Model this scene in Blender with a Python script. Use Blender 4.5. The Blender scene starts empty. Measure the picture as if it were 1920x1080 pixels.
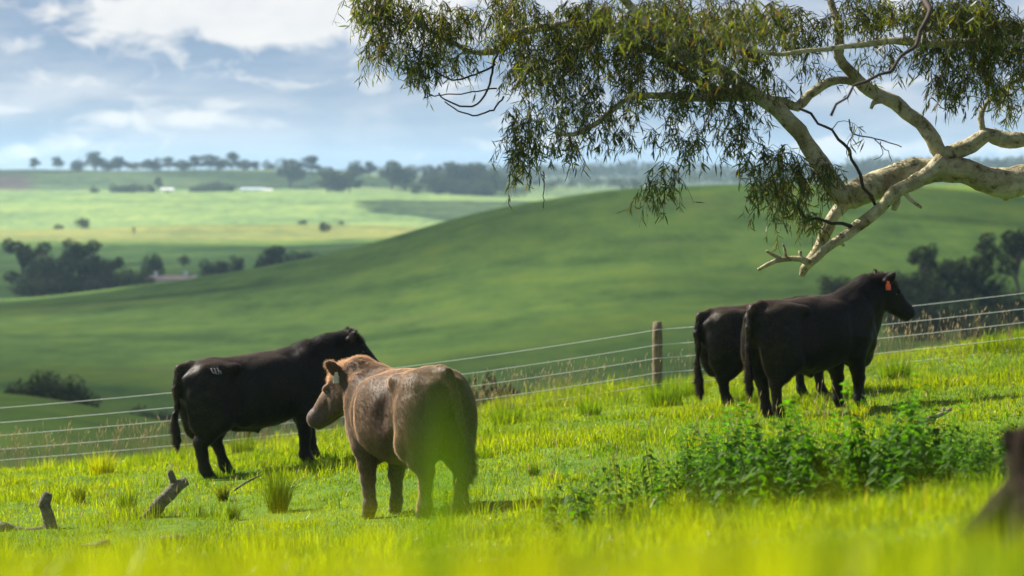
import bpy, math, os
import numpy as np
from mathutils import Vector, Matrix

# ------------------------------------------------------------------ camera, sky, sun, exposure
sc = bpy.context.scene
COL = sc.collection
FPX = 5333.33
PITCH = math.atan(210 / FPX)
FOCUS = 28.5
SUN_AZ = math.radians(58)      # to the left of the view
SUN_EL = math.radians(40)

cam_d = bpy.data.cameras.new("camera")
cam_d.lens = 100.0
cam_d.sensor_width = 36.0
cam_d.clip_start = 0.05
cam_d.clip_end = 30000
cam_d.dof.use_dof = True
cam_d.dof.focus_distance = FOCUS
cam_d.dof.aperture_fstop = 2.1
cam = bpy.data.objects.new("camera", cam_d)
COL.objects.link(cam)
cam.rotation_euler = (math.radians(90) - PITCH, 0, 0)
sc.camera = cam

sc.view_settings.view_transform = 'Standard'
sc.view_settings.look = 'None'
sc.view_settings.gamma = 1
EXPO = 1.3
sc.view_settings.exposure = EXPO
sc.cycles.max_bounces = 8
sc.cycles.transparent_max_bounces = 16
sc.cycles.volume_bounces = 1

SUNV = Vector((-math.sin(SUN_AZ) * math.cos(SUN_EL), math.cos(SUN_AZ) * math.cos(SUN_EL), math.sin(SUN_EL)))
sun_d = bpy.data.lights.new("sun", 'SUN')
sun_d.energy = 5.0
sun_d.angle = math.radians(0.6)
sun_d.color = (1.0, 0.93, 0.80)
sun = bpy.data.objects.new("sun", sun_d)
COL.objects.link(sun)
sun.rotation_euler = SUNV.to_track_quat('Z', 'Y').to_euler()


class NT:
    """small node helper"""
    def __init__(self, nt):
        self.nt = nt
    def new(self, t, **kw):
        n = self.nt.nodes.new(t)
        for k, v in kw.items():
            setattr(n, k, v)
        return n
    def put(self, sock, v):
        if isinstance(v, bpy.types.NodeSocket):
            self.nt.links.new(v, sock)
        elif v is not None:
            sock.default_value = v
    def m(self, op, a, b=None, c=None, clamp=False):
        n = self.new('ShaderNodeMath', operation=op)
        n.use_clamp = clamp
        self.put(n.inputs[0], a)
        if b is not None: self.put(n.inputs[1], b)
        if c is not None: self.put(n.inputs[2], c)
        return n.outputs[0]
    def mix(self, f, a, b, mode='MIX'):
        n = self.new('ShaderNodeMix', data_type='RGBA', blend_type=mode)
        self.put(n.inputs[0], f); self.put(n.inputs[6], a); self.put(n.inputs[7], b)
        return n.outputs[2]
    def noise(self, vec, scale, detail=4, rough=0.55, dist=0.0, col=False):
        n = self.new('ShaderNodeTexNoise')
        if vec is not None: self.put(n.inputs['Vector'], vec)
        n.inputs['Scale'].default_value = scale
        n.inputs['Detail'].default_value = detail
        n.inputs['Roughness'].default_value = rough
        n.inputs['Distortion'].default_value = dist
        return n.outputs['Color' if col else 'Fac']
    def ramp(self, f, stops):
        n = self.new('ShaderNodeValToRGB')
        e = n.color_ramp.elements
        while len(e) < len(stops): e.new(0.5)
        for i, (p, c) in enumerate(stops):
            e[i].position = p
            e[i].color = (c, c, c, 1) if isinstance(c, (int, float)) else tuple(c) + (1,)
        self.put(n.inputs[0], f)
        return n.outputs['Color']
    def comb(self, x, y, z):
        n = self.new('ShaderNodeCombineXYZ')
        self.put(n.inputs[0], x); self.put(n.inputs[1], y); self.put(n.inputs[2], z)
        return n.outputs[0]


world = bpy.data.worlds.new("World")
sc.world = world
world.use_nodes = True
world.node_tree.nodes.clear()
W = NT(world.node_tree)
SKY_S = 0.05
tc = W.new('ShaderNodeTexCoord')
sep = W.new('ShaderNodeSeparateXYZ')
W.put(sep.inputs[0], tc.outputs['Generated'])
U = W.m('ARCTAN2', sep.outputs[0], sep.outputs[1])
V = sep.outputs[2]
nish = W.new('ShaderNodeTexSky', sky_type='NISHITA')
nish.sun_disc = False
nish.sun_elevation = SUN_EL
nish.sun_rotation = -SUN_AZ
nish.air_density = 1.0
nish.dust_density = 0.6
cv = W.comb(W.m('MULTIPLY', U, 16.0), W.m('MULTIPLY', V, 60.0), 0.3)
n1 = W.noise(cv, 1.0, 7, 0.58, 0.5)
n2 = W.noise(W.comb(W.m('MULTIPLY', U, 5.0), W.m('MULTIPLY', V, 55.0), 4.1), 1.0, 3, 0.5, 0.2)
nw = W.noise(W.comb(W.m('MULTIPLY', U, 60.0), W.m('MULTIPLY', V, 110.0), 1.7), 1.0, 5, 0.55, 0.5)
# blue-grey stratus layers
layer = W.ramp(W.m('ADD', W.m('MULTIPLY', n1, 0.55), W.m('MULTIPLY', n2, 0.45)), [
    (0.36, (0.27, 0.38, 0.54)), (0.46, (0.36, 0.48, 0.65)), (0.53, (0.47, 0.56, 0.70)), (0.62, (0.68, 0.73, 0.82))])
# paler towards the horizon
hz = W.m('SUBTRACT', 1.0, W.m('DIVIDE', V, 0.028, clamp=True), clamp=True)
layer = W.mix(W.m('MULTIPLY', hz, 0.5), layer, (0.46, 0.60, 0.78, 1))
# bright cloud breaks (direction-space)
breaks = [(350, 18, 95, 30, 1.35), (300, 45, 50, 22, 1.0), (430, 60, 25, 16, 1.0), (600, 12, 110, 34, 1.5), (520, 62, 55, 16, 1.1),
          (140, 40, 55, 28, 0.55), (210, 40, 25, 18, 0.6), (45, 92, 26, 9, 0.7), (25, 206, 34, 8, 0.95), (240, 222, 50, 11, 1.0),
          (378, 224, 48, 9, 1.0), (540, 236, 70, 7, 0.5), (430, 198, 38, 6, 0.5), (55, 283, 40, 10, 0.8), (200, 272, 60, 7, 0.6),
          (1700, 285, 130, 12, 0.9), (1560, 275, 60, 12, 0.8), (1870, 270, 60, 9, 0.8), (760, 20, 60, 60, 0.9), (900, 10, 110, 45, 0.8), (1180, 235, 110, 22, 0.45),
          (1000, 275, 110, 14, 0.5), (830, 170, 60, 20, 0.35)]
acc = None
for (px, py, rx, ry, amp) in breaks:
    du = W.m('DIVIDE', W.m('SUBTRACT', U, (px - 960) / FPX), rx * 1.5 / FPX)
    dv = W.m('DIVIDE', W.m('SUBTRACT', V, (330 - py) / FPX), ry * 1.5 / FPX)
    e = W.m('MULTIPLY', W.m('EXPONENT', W.m('MULTIPLY', W.m('ADD', W.m('MULTIPLY', du, du), W.m('MULTIPLY', dv, dv)), -1.0)), amp)
    acc = e if acc is None else W.m('ADD', acc, e)
brk = W.m('ADD', acc, W.m('MULTIPLY', W.m('SUBTRACT', nw, 0.5), 3.0))
brk = W.ramp(brk, [(0.22, 0.0), (0.50, 0.45), (0.95, 1.0)])
ww = W.mix(nw, (0.80, 0.84, 0.90, 1), (1.12, 1.08, 1.02, 1))
low = W.mix(brk, layer, ww)
# above the picture: broken white and grey cloud over real sky
hn = W.noise(tc.outputs['Generated'], 3.2, 5, 0.55, 0.3)
hmask = W.ramp(hn, [(0.42, 0.0), (0.60, 1.0)])
hcl = W.mix(W.noise(tc.outputs['Generated'], 6.0, 3), (0.13, 0.155, 0.20, 1), (0.32, 0.33, 0.35, 1))
sc10 = W.new('ShaderNodeVectorMath', operation='SCALE')
W.put(sc10.inputs[0], hcl); sc10.inputs[3].default_value = 1.0 / SKY_S
high = W.mix(hmask, nish.outputs[0], sc10.outputs[0])
sc11 = W.new('ShaderNodeVectorMath', operation='SCALE')
W.put(sc11.inputs[0], low); sc11.inputs[3].default_value = 1.0 / SKY_S / 2 ** EXPO
vb = W.m('DIVIDE', W.m('SUBTRACT', V, 0.09), 0.12, clamp=True)
fin = W.mix(vb, sc11.outputs[0], high)
bg = W.new('ShaderNodeBackground')
W.put(bg.inputs[0], fin); bg.inputs[1].default_value = SKY_S
wo = W.new('ShaderNodeOutputWorld')
W.put(wo.inputs[0], bg.outputs[0])

# ------------------------------------------------------------------ helpers
rng = np.random.default_rng(7)
TEST = ""
cP, sP = math.cos(PITCH), math.sin(PITCH)


def slope(py):
    b = (540 - py) / FPX
    return (-sP + b * cP) / (cP + b * sP)


def P(px, py, y):
    a = (px - 960) / FPX
    b = (540 - py) / FPX
    t = y / (cP + b * sP)
    return np.array((a * t, y, (-sP + b * cP) * t))


def hash3(i, j, k):
    h = (i * 374761393 + j * 668265263 + k * 2147483647 + 1274126177) & 0xFFFFFFFF
    h = ((h ^ (h >> 13)) * 1103515245) & 0xFFFFFFFF
    h = ((h ^ (h >> 16)) * 2246822519) & 0xFFFFFFFF
    return ((h ^ (h >> 15)) & 0xFFFFFF).astype(np.float64) / 0xFFFFFF


def vnoise(x, y, z=0.0):
    x, y, z = np.broadcast_arrays(np.asarray(x, float), np.asarray(y, float), np.asarray(z, float))
    xi, yi, zi = np.floor(x).astype(np.int64), np.floor(y).astype(np.int64), np.floor(z).astype(np.int64)
    fx, fy, fz = x - xi, y - yi, z - zi
    fx, fy, fz = fx * fx * (3 - 2 * fx), fy * fy * (3 - 2 * fy), fz * fz * (3 - 2 * fz)
    r = 0
    for a in (0, 1):
        for b in (0, 1):
            for c in (0, 1):
                w = (fx if a else 1 - fx) * (fy if b else 1 - fy) * (fz if c else 1 - fz)
                r = r + w * hash3(xi + a, yi + b, zi + c)
    return r * 2 - 1


def fbm(x, y, z=0.0, o=3):
    r, a, s = 0, 1.0, 0.0
    for i in range(o):
        f = 2.03 ** i
        r = r + a * vnoise(np.asarray(x) * f + i * 17.3, np.asarray(y) * f - i * 9.1, np.asarray(z) * f + i * 5.7)
        s += a; a *= 0.5
    return r / s


def mesh_np(name, V, polys, mat=None, col=None, smooth=True, parent=None, mats=None):
    """V (n,3); polys: list of (m,k) int arrays"""
    me = bpy.data.meshes.new(name)
    V = np.asarray(V, np.float32)
    me.vertices.add(len(V))
    me.vertices.foreach_set('co', V.ravel())
    loops = np.concatenate([p.ravel() for p in polys]).astype(np.int32)
    tot = np.concatenate([np.full(len(p), p.shape[1]) for p in polys]).astype(np.int32)
    start = np.concatenate([[0], np.cumsum(tot)[:-1]]).astype(np.int32)
    me.loops.add(len(loops))
    me.loops.foreach_set('vertex_index', loops)
    me.polygons.add(len(tot))
    me.polygons.foreach_set('loop_start', start)
    me.polygons.foreach_set('use_smooth', np.full(len(tot), smooth))
    me.update(calc_edges=True)
    if col is not None:
        a = me.color_attributes.new('Col', 'FLOAT_COLOR', 'POINT')
        c = np.ones((len(V), 4), np.float32)
        c[:, :3] = col
        a.data.foreach_set('color', c.ravel())
    if mat: me.materials.append(mat)
    o = bpy.data.objects.new(name, me)
    COL.objects.link(o)
    if parent is not None: o.parent = parent
    return o


def tag(o, label=None, cat=None, group=None, kind=None):
    if label: o['label'] = label
    if cat: o['category'] = cat
    if group: o['group'] = group
    if kind: o['kind'] = kind
    return o


def empty(name, loc=(0, 0, 0), rz=0.0):
    o = bpy.data.objects.new(name, None)
    COL.objects.link(o)
    o.location = loc
    o.rotation_euler = (0, 0, rz)
    o.empty_display_size = 0.2
    return o


def copy_tree(o, parent=None):
    c = o.copy()
    COL.objects.link(c)
    c.parent = parent
    for ch in list(o.children):
        copy_tree(ch, c)
    return c


class Geo:
    """collects pieces into one mesh"""
    def __init__(self):
        self.V, self.P, self.C, self.n = [], [], [], 0
    def add(self, V, polys, col=None):
        V = np.asarray(V, float)
        for p in polys: self.P.append(np.asarray(p) + self.n)
        self.V.append(V)
        if col is not None:
            c = np.empty((len(V), 3)); c[:] = col
            self.C.append(c)
        self.n += len(V)
    def build(self, name, mat, parent=None, smooth=True):
        by = {}
        for p in self.P: by.setdefault(p.shape[1], []).append(p)
        return mesh_np(name, np.concatenate(self.V), [np.concatenate(v) for v in by.values()], mat,
                       np.concatenate(self.C) if self.C else None, smooth, parent)


def catmull(pts, rad, seg=0.12):
    pts = np.asarray(pts, float); rad = np.asarray(rad, float)
    if len(pts) == 2:
        n = max(2, int(np.linalg.norm(pts[1] - pts[0]) / seg))
        t = np.linspace(0, 1, n + 1)[:, None]
        return pts[0] * (1 - t) + pts[1] * t, rad[0] * (1 - t[:, 0]) + rad[1] * t[:, 0]
    Pp = np.vstack([2 * pts[0] - pts[1], pts, 2 * pts[-1] - pts[-2]])
    out, ro = [], []
    for i in range(len(pts) - 1):
        p0, p1, p2, p3 = Pp[i:i + 4]
        n = max(1, int(np.linalg.norm(p2 - p1) / seg + 0.5))
        for k in range(n):
            t = k / n
            out.append(0.5 * ((2 * p1) + (-p0 + p2) * t + (2 * p0 - 5 * p1 + 4 * p2 - p3) * t * t + (-p0 + 3 * p1 - 3 * p2 + p3) * t ** 3))
            ro.append(rad[i] * (1 - t) + rad[i + 1] * t)
    out.append(pts[-1]); ro.append(rad[-1])
    return np.array(out), np.array(ro)


def tube(g, pts, rad, sides=8, noise=0.0, nf=6.0, cap=True, col=None, seed=0.0):
    pts = np.asarray(pts, float); rad = np.asarray(rad, float)
    n = len(pts)
    T = np.gradient(pts, axis=0)
    T /= np.linalg.norm(T, axis=1)[:, None] + 1e-9
    ref = np.array((0, 0, 1.0)) if abs(T[0][2]) < 0.8 else np.array((1.0, 0, 0))
    N = np.cross(T[0], ref); N /= np.linalg.norm(N)
    Ns = []
    for i in range(n):
        N = N - T[i] * np.dot(N, T[i]); N /= np.linalg.norm(N) + 1e-9
        Ns.append(N)
    Ns = np.array(Ns); Bs = np.cross(T, Ns)
    a = np.arange(sides) / sides * 2 * np.pi
    ring = Ns[:, None, :] * np.cos(a)[None, :, None] + Bs[:, None, :] * np.sin(a)[None, :, None]
    r = rad[:, None] * np.ones(sides)
    if noise:
        q = pts[:, None, :] + ring * rad[:, None, None]
        r = r * (1 + noise * fbm(q[..., 0] * nf + seed, q[..., 1] * nf, q[..., 2] * nf, 3))
    Vt = pts[:, None, :] + ring * r[..., None]
    Vt = Vt.reshape(-1, 3)
    i = np.arange(n - 1)[:, None] * sides; j = np.arange(sides)[None, :]; j2 = (j + 1) % sides
    q = np.stack([i + j, i + j2, i + sides + j2, i + sides + j], -1).reshape(-1, 4)
    polys = [q]
    if cap:
        polys.append(np.arange(sides)[None, ::-1])
        polys.append((np.arange(sides) + (n - 1) * sides)[None, :])
    g.add(Vt, polys, col)


def pchip(x, y):
    """monotone cubic along axis 0; returns evaluator"""
    x = np.asarray(x, float); y = np.asarray(y, float)
    h = np.diff(x); d = np.diff(y, axis=0) / h.reshape((-1,) + (1,) * (y.ndim - 1))
    m = np.zeros_like(y)
    hh = h.reshape((-1,) + (1,) * (y.ndim - 1))
    w1 = 2 * hh[1:] + hh[:-1]; w2 = hh[1:] + 2 * hh[:-1]
    with np.errstate(divide='ignore', invalid='ignore'):
        hm = (w1 + w2) / (w1 / d[:-1] + w2 / d[1:])
    m[1:-1] = np.where(d[:-1] * d[1:] > 0, hm, 0)
    m[0] = d[0]; m[-1] = d[-1]
    def ev(q):
        q = np.clip(np.asarray(q, float), x[0], x[-1])
        i = np.clip(np.searchsorted(x, q, side='right') - 1, 0, len(x) - 2)
        t = (q - x[i]) / h[i]
        sh = (-1,) + (1,) * (y.ndim - 1)
        t = t.reshape(sh); hi = h[i].reshape(sh)
        return ((2 * t ** 3 - 3 * t ** 2 + 1) * y[i] + (t ** 3 - 2 * t ** 2 + t) * hi * m[i]
                + (-2 * t ** 3 + 3 * t ** 2) * y[i + 1] + (t ** 3 - t ** 2) * hi * m[i + 1])
    return ev


# ------------------------------------------------------------------ terrain
cols = [-1800, -400, 0, 480, 960, 1440, 1920, 2600, 4000]
near = {
    0.5: None,
    3: [1430, 1420, 1410, 1405, 1395, 1380, 1350, 1330, 1320],
    6: [1215, 1200, 1195, 1190, 1175, 1145, 1105, 1090, 1080],
    10: [1140, 1125, 1115, 1108, 1092, 1058, 1010, 985, 975],
    15: [1110, 1090, 1080, 1070, 1050, 1005, 950, 915, 905],
    20: [1095, 1068, 1058, 1042, 1002, 952, 905, 860, 840],
    26: [1070, 1040, 1028, 1006, 936, 878, 836, 800, 780],
    33: [1000, 955, 932, 886, 836, 785, 750, 715, 700],
    38: [955, 915, 893, 856, 795, 745, 700, 665, 640],
    44: [940, 906, 888, 838, 762, 703, 640, 600, 570],
    52: [946, 912, 896, 845, 770, 713, 652, 612, 580],
}
far_cols = [-1800, -600, 0, 300, 600, 960, 1230, 1600, 1920, 2500, 4000]
far = {
    75: [1050, 1020, 1010, 980, 940, 900, 880, 840, 800, 780, 780],
    120: [960, 900, 850, 900, 950, 950, 900, 860, 840, 820, 820],
    170: [820, 765, 765, 815, 880, 880, 860, 820, 800, 790, 790],
    210: [770, 715, 738, 788, 850, 850, 830, 790, 770, 760, 760],
    240: [850, 790, 800, 830, 850, 830, 800, 760, 740, 730, 730],
    300: [800, 770, 762, 770, 780, 745, 720, 690, 660, 640, 640],
    360: [740, 700, 690, 695, 700, 665, 640, 628, 615, 605, 600],
    440: [670, 640, 630, 628, 620, 580, 555, 545, 540, 530, 530],
    520: [620, 600, 590, 570, 540, 475, 445, 440, 440, 440, 440],
    600: [590, 570, 563, 532, 481, 387, 350, 341, 344, 348, 350],
    660: [600, 590, 580, 560, 520, 430, 400, 390, 390, 390, 390],
    760: [570, 565, 562, 556, 540, 500, 480, 480, 480, 480, 480],
    900: [535, 530, 522, 515, 510, 490, 470, 470, 470, 470, 470],
    1150: [505, 495, 490, 488, 475, 445, 440, 440, 440, 440, 440],
    1400: [452, 446, 445, 444, 443, 440, 435, 430, 430, 430, 430],
    1550: [436, 432, 431, 426, 422, 432, 428, 424, 424, 424, 424],
    1680: [440, 436, 434, 430, 425, 430, 430, 430, 430, 430, 430],
    2050: [370, 366, 364, 361, 362, 372, 380, 380, 380, 380, 380],
    2200: [372, 368, 366, 364, 364, 376, 384, 384, 384, 384, 384],
    2600: [322, 320, 319, 317, 322, 345, 352, 352, 352, 352, 352],
    2900: [330, 330, 328, 328, 333, 352, 358, 358, 358, 358, 358],
    3400: [330, 330, 328, 326, 328, 340, 345, 345, 342, 342, 342],
    4600: [326, 325, 324, 322, 322, 322, 320, 317, 314, 314, 314],
    5600: [334, 334, 334, 334, 334, 332, 330, 328, 326, 326, 326],
    9000: [332] * 11,
}
uu = np.concatenate([np.arange(-2000, -400, 100), np.arange(-400, 2400, 14), np.arange(2400, 4201, 100)]).astype(float)
ys, rows = [], []
sl = np.vectorize(slope)
for k, v in near.items():
    if v is None: continue
    ys.append(k); rows.append(pchip(cols, np.array(v, float))(uu))
for k, v in far.items():
    ys.append(k); rows.append(pchip(far_cols, np.array(v, float))(uu))
ys = np.array(ys, float)
Z = sl(np.array(rows)) * ys[:, None]
ys = np.concatenate([[0.4], ys]); Z = np.vstack([Z[0] + 0.12, Z])
LY = np.concatenate([np.linspace(math.log(0.4), math.log(60), 150)[:-1], np.linspace(math.log(60), math.log(9000), 260)])
ZG = pchip(np.log(ys), Z)(LY)


def H0(x, y):
    x, y = np.broadcast_arrays(np.asarray(x, float), np.asarray(y, float))
    u = 960 + FPX * x / np.maximum(y, 12.0)
    ly = np.log(np.clip(y, 0.4, 8999))
    i = np.clip(np.searchsorted(LY, ly) - 1, 0, len(LY) - 2)
    t = np.clip((ly - LY[i]) / (LY[i + 1] - LY[i]), 0, 1)
    uc = np.clip(u, uu[0], uu[-1])
    j = np.clip(np.searchsorted(uu, uc) - 1, 0, len(uu) - 2)
    s = np.clip((uc - uu[j]) / (uu[j + 1] - uu[j]), 0, 1)
    return (ZG[i, j] * (1 - t) + ZG[i + 1, j] * t) * (1 - s) + (ZG[i, j + 1] * (1 - t) + ZG[i + 1, j + 1] * t) * s


def H(x, y):
    z = H0(x, y)
    yy = np.asarray(y, float)
    w = np.clip((60 - yy) / 15, 0, 1)
    z = z + w * (0.05 * fbm(np.asarray(x) * 0.5, yy * 0.35, 1.0, 3) + 0.015 * fbm(np.asarray(x) * 2.0, yy * 1.4, 2.0, 2))
    wf = np.clip((yy - 120) / 150, 0, 1)
    z = z + wf * np.minimum(yy, 2500) * 0.0011 * fbm(np.asarray(x) / 90.0, yy / 160.0, 3.0, 3)
    return z


def gp(px, py, dmin=8.0, dmax=8000.0):
    """first ground point seen along a picture ray beyond dmin"""
    yv = np.exp(np.linspace(math.log(dmin), math.log(dmax), 3000))
    b = P(px, py, 1.0)
    d = H(b[0] * yv, yv) - b[2] * yv
    k = np.argmax(d > 0) if (d > 0).any() else len(yv) - 1
    y = yv[k]
    return np.array((b[0] * y, y, float(H(b[0] * y, y))))


def gx(px, y):
    x = (px - 960) / FPX * y
    return np.array((x, y, float(H(x, y))))


# ------------------------------------------------------------------ materials
def mat_new(name):
    m = bpy.data.materials.new(name)
    m.use_nodes = True
    m.node_tree.nodes.clear()
    n = NT(m.node_tree)
    return m, n


def out(n, surf, vol=None):
    o = n.new('ShaderNodeOutputMaterial')
    if surf is not None: n.put(o.inputs[0], surf)
    if vol is not None: n.put(o.inputs[1], vol)


def princ(n, base, rough=0.6, spec=0.5, normal=None, **kw):
    p = n.new('ShaderNodeBsdfPrincipled')
    n.put(p.inputs['Base Color'], base)
    n.put(p.inputs['Roughness'], rough)
    n.put(p.inputs['Specular IOR Level'], spec)
    if normal is not None: n.put(p.inputs['Normal'], normal)
    for k, v in kw.items(): n.put(p.inputs[k], v)
    return p.outputs[0]


def bump(n, h, dist, strength=1.0):
    b = n.new('ShaderNodeBump')
    n.put(b.inputs['Height'], h)
    b.inputs['Distance'].default_value = dist
    b.inputs['Strength'].default_value = strength
    return b.outputs[0]


def leaf_mat(name, tint=(1, 1, 1), trans=0.45, tcol=(1.5, 1.5, 0.7), rough=0.4, spec=0.4):
    m, n = mat_new(name)
    at = n.new('ShaderNodeVertexColor', layer_name='Col')
    c = n.mix(1.0, at.outputs[0], tint + (1,), 'MULTIPLY')
    p = princ(n, c, rough, spec)
    t = n.new('ShaderNodeBsdfTranslucent')
    n.put(t.inputs[0], n.mix(1.0, c, tcol + (1,), 'MULTIPLY'))
    mx = n.new('ShaderNodeMixShader')
    mx.inputs[0].default_value = trans
    n.put(mx.inputs[1], p); n.put(mx.inputs[2], t.outputs[0])
    out(n, mx.outputs[0])
    return m


M_grass = leaf_mat("grass_blades", trans=0.58, tcol=(2.6, 2.25, 0.15), rough=0.34, spec=0.22)
M_gum = leaf_mat("gum_leaves", trans=0.40, tcol=(2.6, 2.4, 0.4), rough=0.42, spec=0.22)
M_nettle = leaf_mat("nettle_leaves", trans=0.45, tcol=(1.6, 1.9, 0.3), rough=0.6, spec=0.12)
M_dry = leaf_mat("dry_stalks", trans=0.35, tcol=(1.2, 1.1, 0.9), rough=0.6, spec=0.3)
M_fartree = leaf_mat("far_foliage", trans=0.25, tcol=(1.3, 1.3, 0.7), rough=0.7, spec=0.1)


def terrain_mat():
    m, n = mat_new("pasture_ground")
    at = n.new('ShaderNodeVertexColor', layer_name='Col')
    g = n.new('ShaderNodeNewGeometry')
    s = n.new('ShaderNodeSeparateXYZ'); n.put(s.inputs[0], g.outputs['Position'])
    v1 = n.comb(n.m('MULTIPLY', s.outputs[0], 0.010), n.m('MULTIPLY', s.outputs[1], 0.020), 0.0)
    a = n.noise(v1, 1.0, 5, 0.6, 0.5)
    v2 = n.comb(n.m('MULTIPLY', s.outputs[0], 0.08), n.m('MULTIPLY', s.outputs[1], 0.05), 0.0)
    b = n.noise(v2, 1.0, 5, 0.65)
    c = n.noise(g.outputs['Position'], 2.2, 4, 0.7)
    d3 = n.noise(n.comb(n.m('MULTIPLY', s.outputs[0], 0.16), n.m('MULTIPLY', s.outputs[1], 0.045), 9.0), 1.0, 6, 0.75)
    f = n.m('ADD', n.m('ADD', n.m('ADD', n.m('MULTIPLY', a, 0.65), n.m('MULTIPLY', b, 0.55)), n.m('MULTIPLY', d3, 0.5)), n.m('MULTIPLY', c, 0.2))
    k = n.ramp(n.m('MULTIPLY', f, 0.526), [(0.41, (0.50, 0.58, 0.60)), (0.50, (1.0, 1.0, 1.0)), (0.59, (1.65, 1.35, 1.1))])
    col = n.mix(1.0, at.outputs[0], k, 'MULTIPLY')
    # thin worn or paler patches
    pt = n.ramp(n.noise(n.comb(n.m('MULTIPLY', s.outputs[0], 0.022), n.m('MULTIPLY', s.outputs[1], 0.035), 5.0), 1.0, 6, 0.7, 0.3), [(0.56, 0.0), (0.66, 0.5)])
    col = n.mix(n.m('MULTIPLY', pt, 0.35), col, (0.15, 0.15, 0.055, 1))
    p = princ(n, col, 0.95, 0.05, bump(n, n.noise(g.outputs['Position'], 1.1, 5, 0.7), 0.25, 0.6))
    out(n, p)
    return m


M_ground = terrain_mat()

# terrain mesh -----------------------------------------------------
yl = np.concatenate([np.arange(-12, 0.4, 1.4), np.exp(LY)])
YY, UUm = np.meshgrid(yl, uu, indexing='ij')
XX = (UUm - 960) / FPX * np.maximum(YY, 12.0)
ZZ = H(XX, np.maximum(YY, 0.4))
nY, nU = XX.shape
Vt = np.stack([XX, YY, ZZ], -1).reshape(-1, 3)
i = np.arange(nY - 1)[:, None] * nU; j = np.arange(nU - 1)[None, :]
quads = np.stack([i + j, i + j + 1, i + nU + j + 1, i + nU + j], -1).reshape(-1, 4)
base = np.zeros((len(Vt), 3)); base[:] = (0.070, 0.128, 0.024)
yy = Vt[:, 1]; xx = Vt[:, 0]; uflat = UUm.ravel()
def blend(mask, c):
    global base
    m = np.clip(mask, 0, 1)[:, None]
    base = base * (1 - m) + np.array(c) * m
blend((60 - yy) / 6, (0.075, 0.14, 0.02))
blend(np.clip((yy - 60) / 10, 0, 1) * np.clip((225 - yy) / 10, 0, 1), (0.085, 0.15, 0.022))
blend(np.clip((yy - 690) / 40, 0, 1) * np.clip((1360 - yy) / 60, 0, 1), (0.06, 0.12, 0.025))
blend(np.clip((yy - 1340) / 40, 0, 1) * np.clip((1600 - yy) / 20, 0, 1), (0.165, 0.195, 0.060))
blend(np.clip((yy - 1600) / 40, 0, 1), (0.155, 0.235, 0.080))
blend(np.clip((yy - 2250) / 100, 0, 1), (0.12, 0.18, 0.07))
blend(np.clip((yy - 2290) / 30, 0, 1) * np.clip((2480 - yy) / 30, 0, 1) * np.clip((70 - uflat) / 25, 0, 1), (0.13, 0.10, 0.085))
blend(np.clip((yy - 3000) / 300, 0, 1), (0.08, 0.11, 0.07))
ground = mesh_np("ground", Vt, [quads], M_ground, base)
tag(ground, "rolling green pasture hills and valley falling away behind the fence", "ground", kind="structure")

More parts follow.
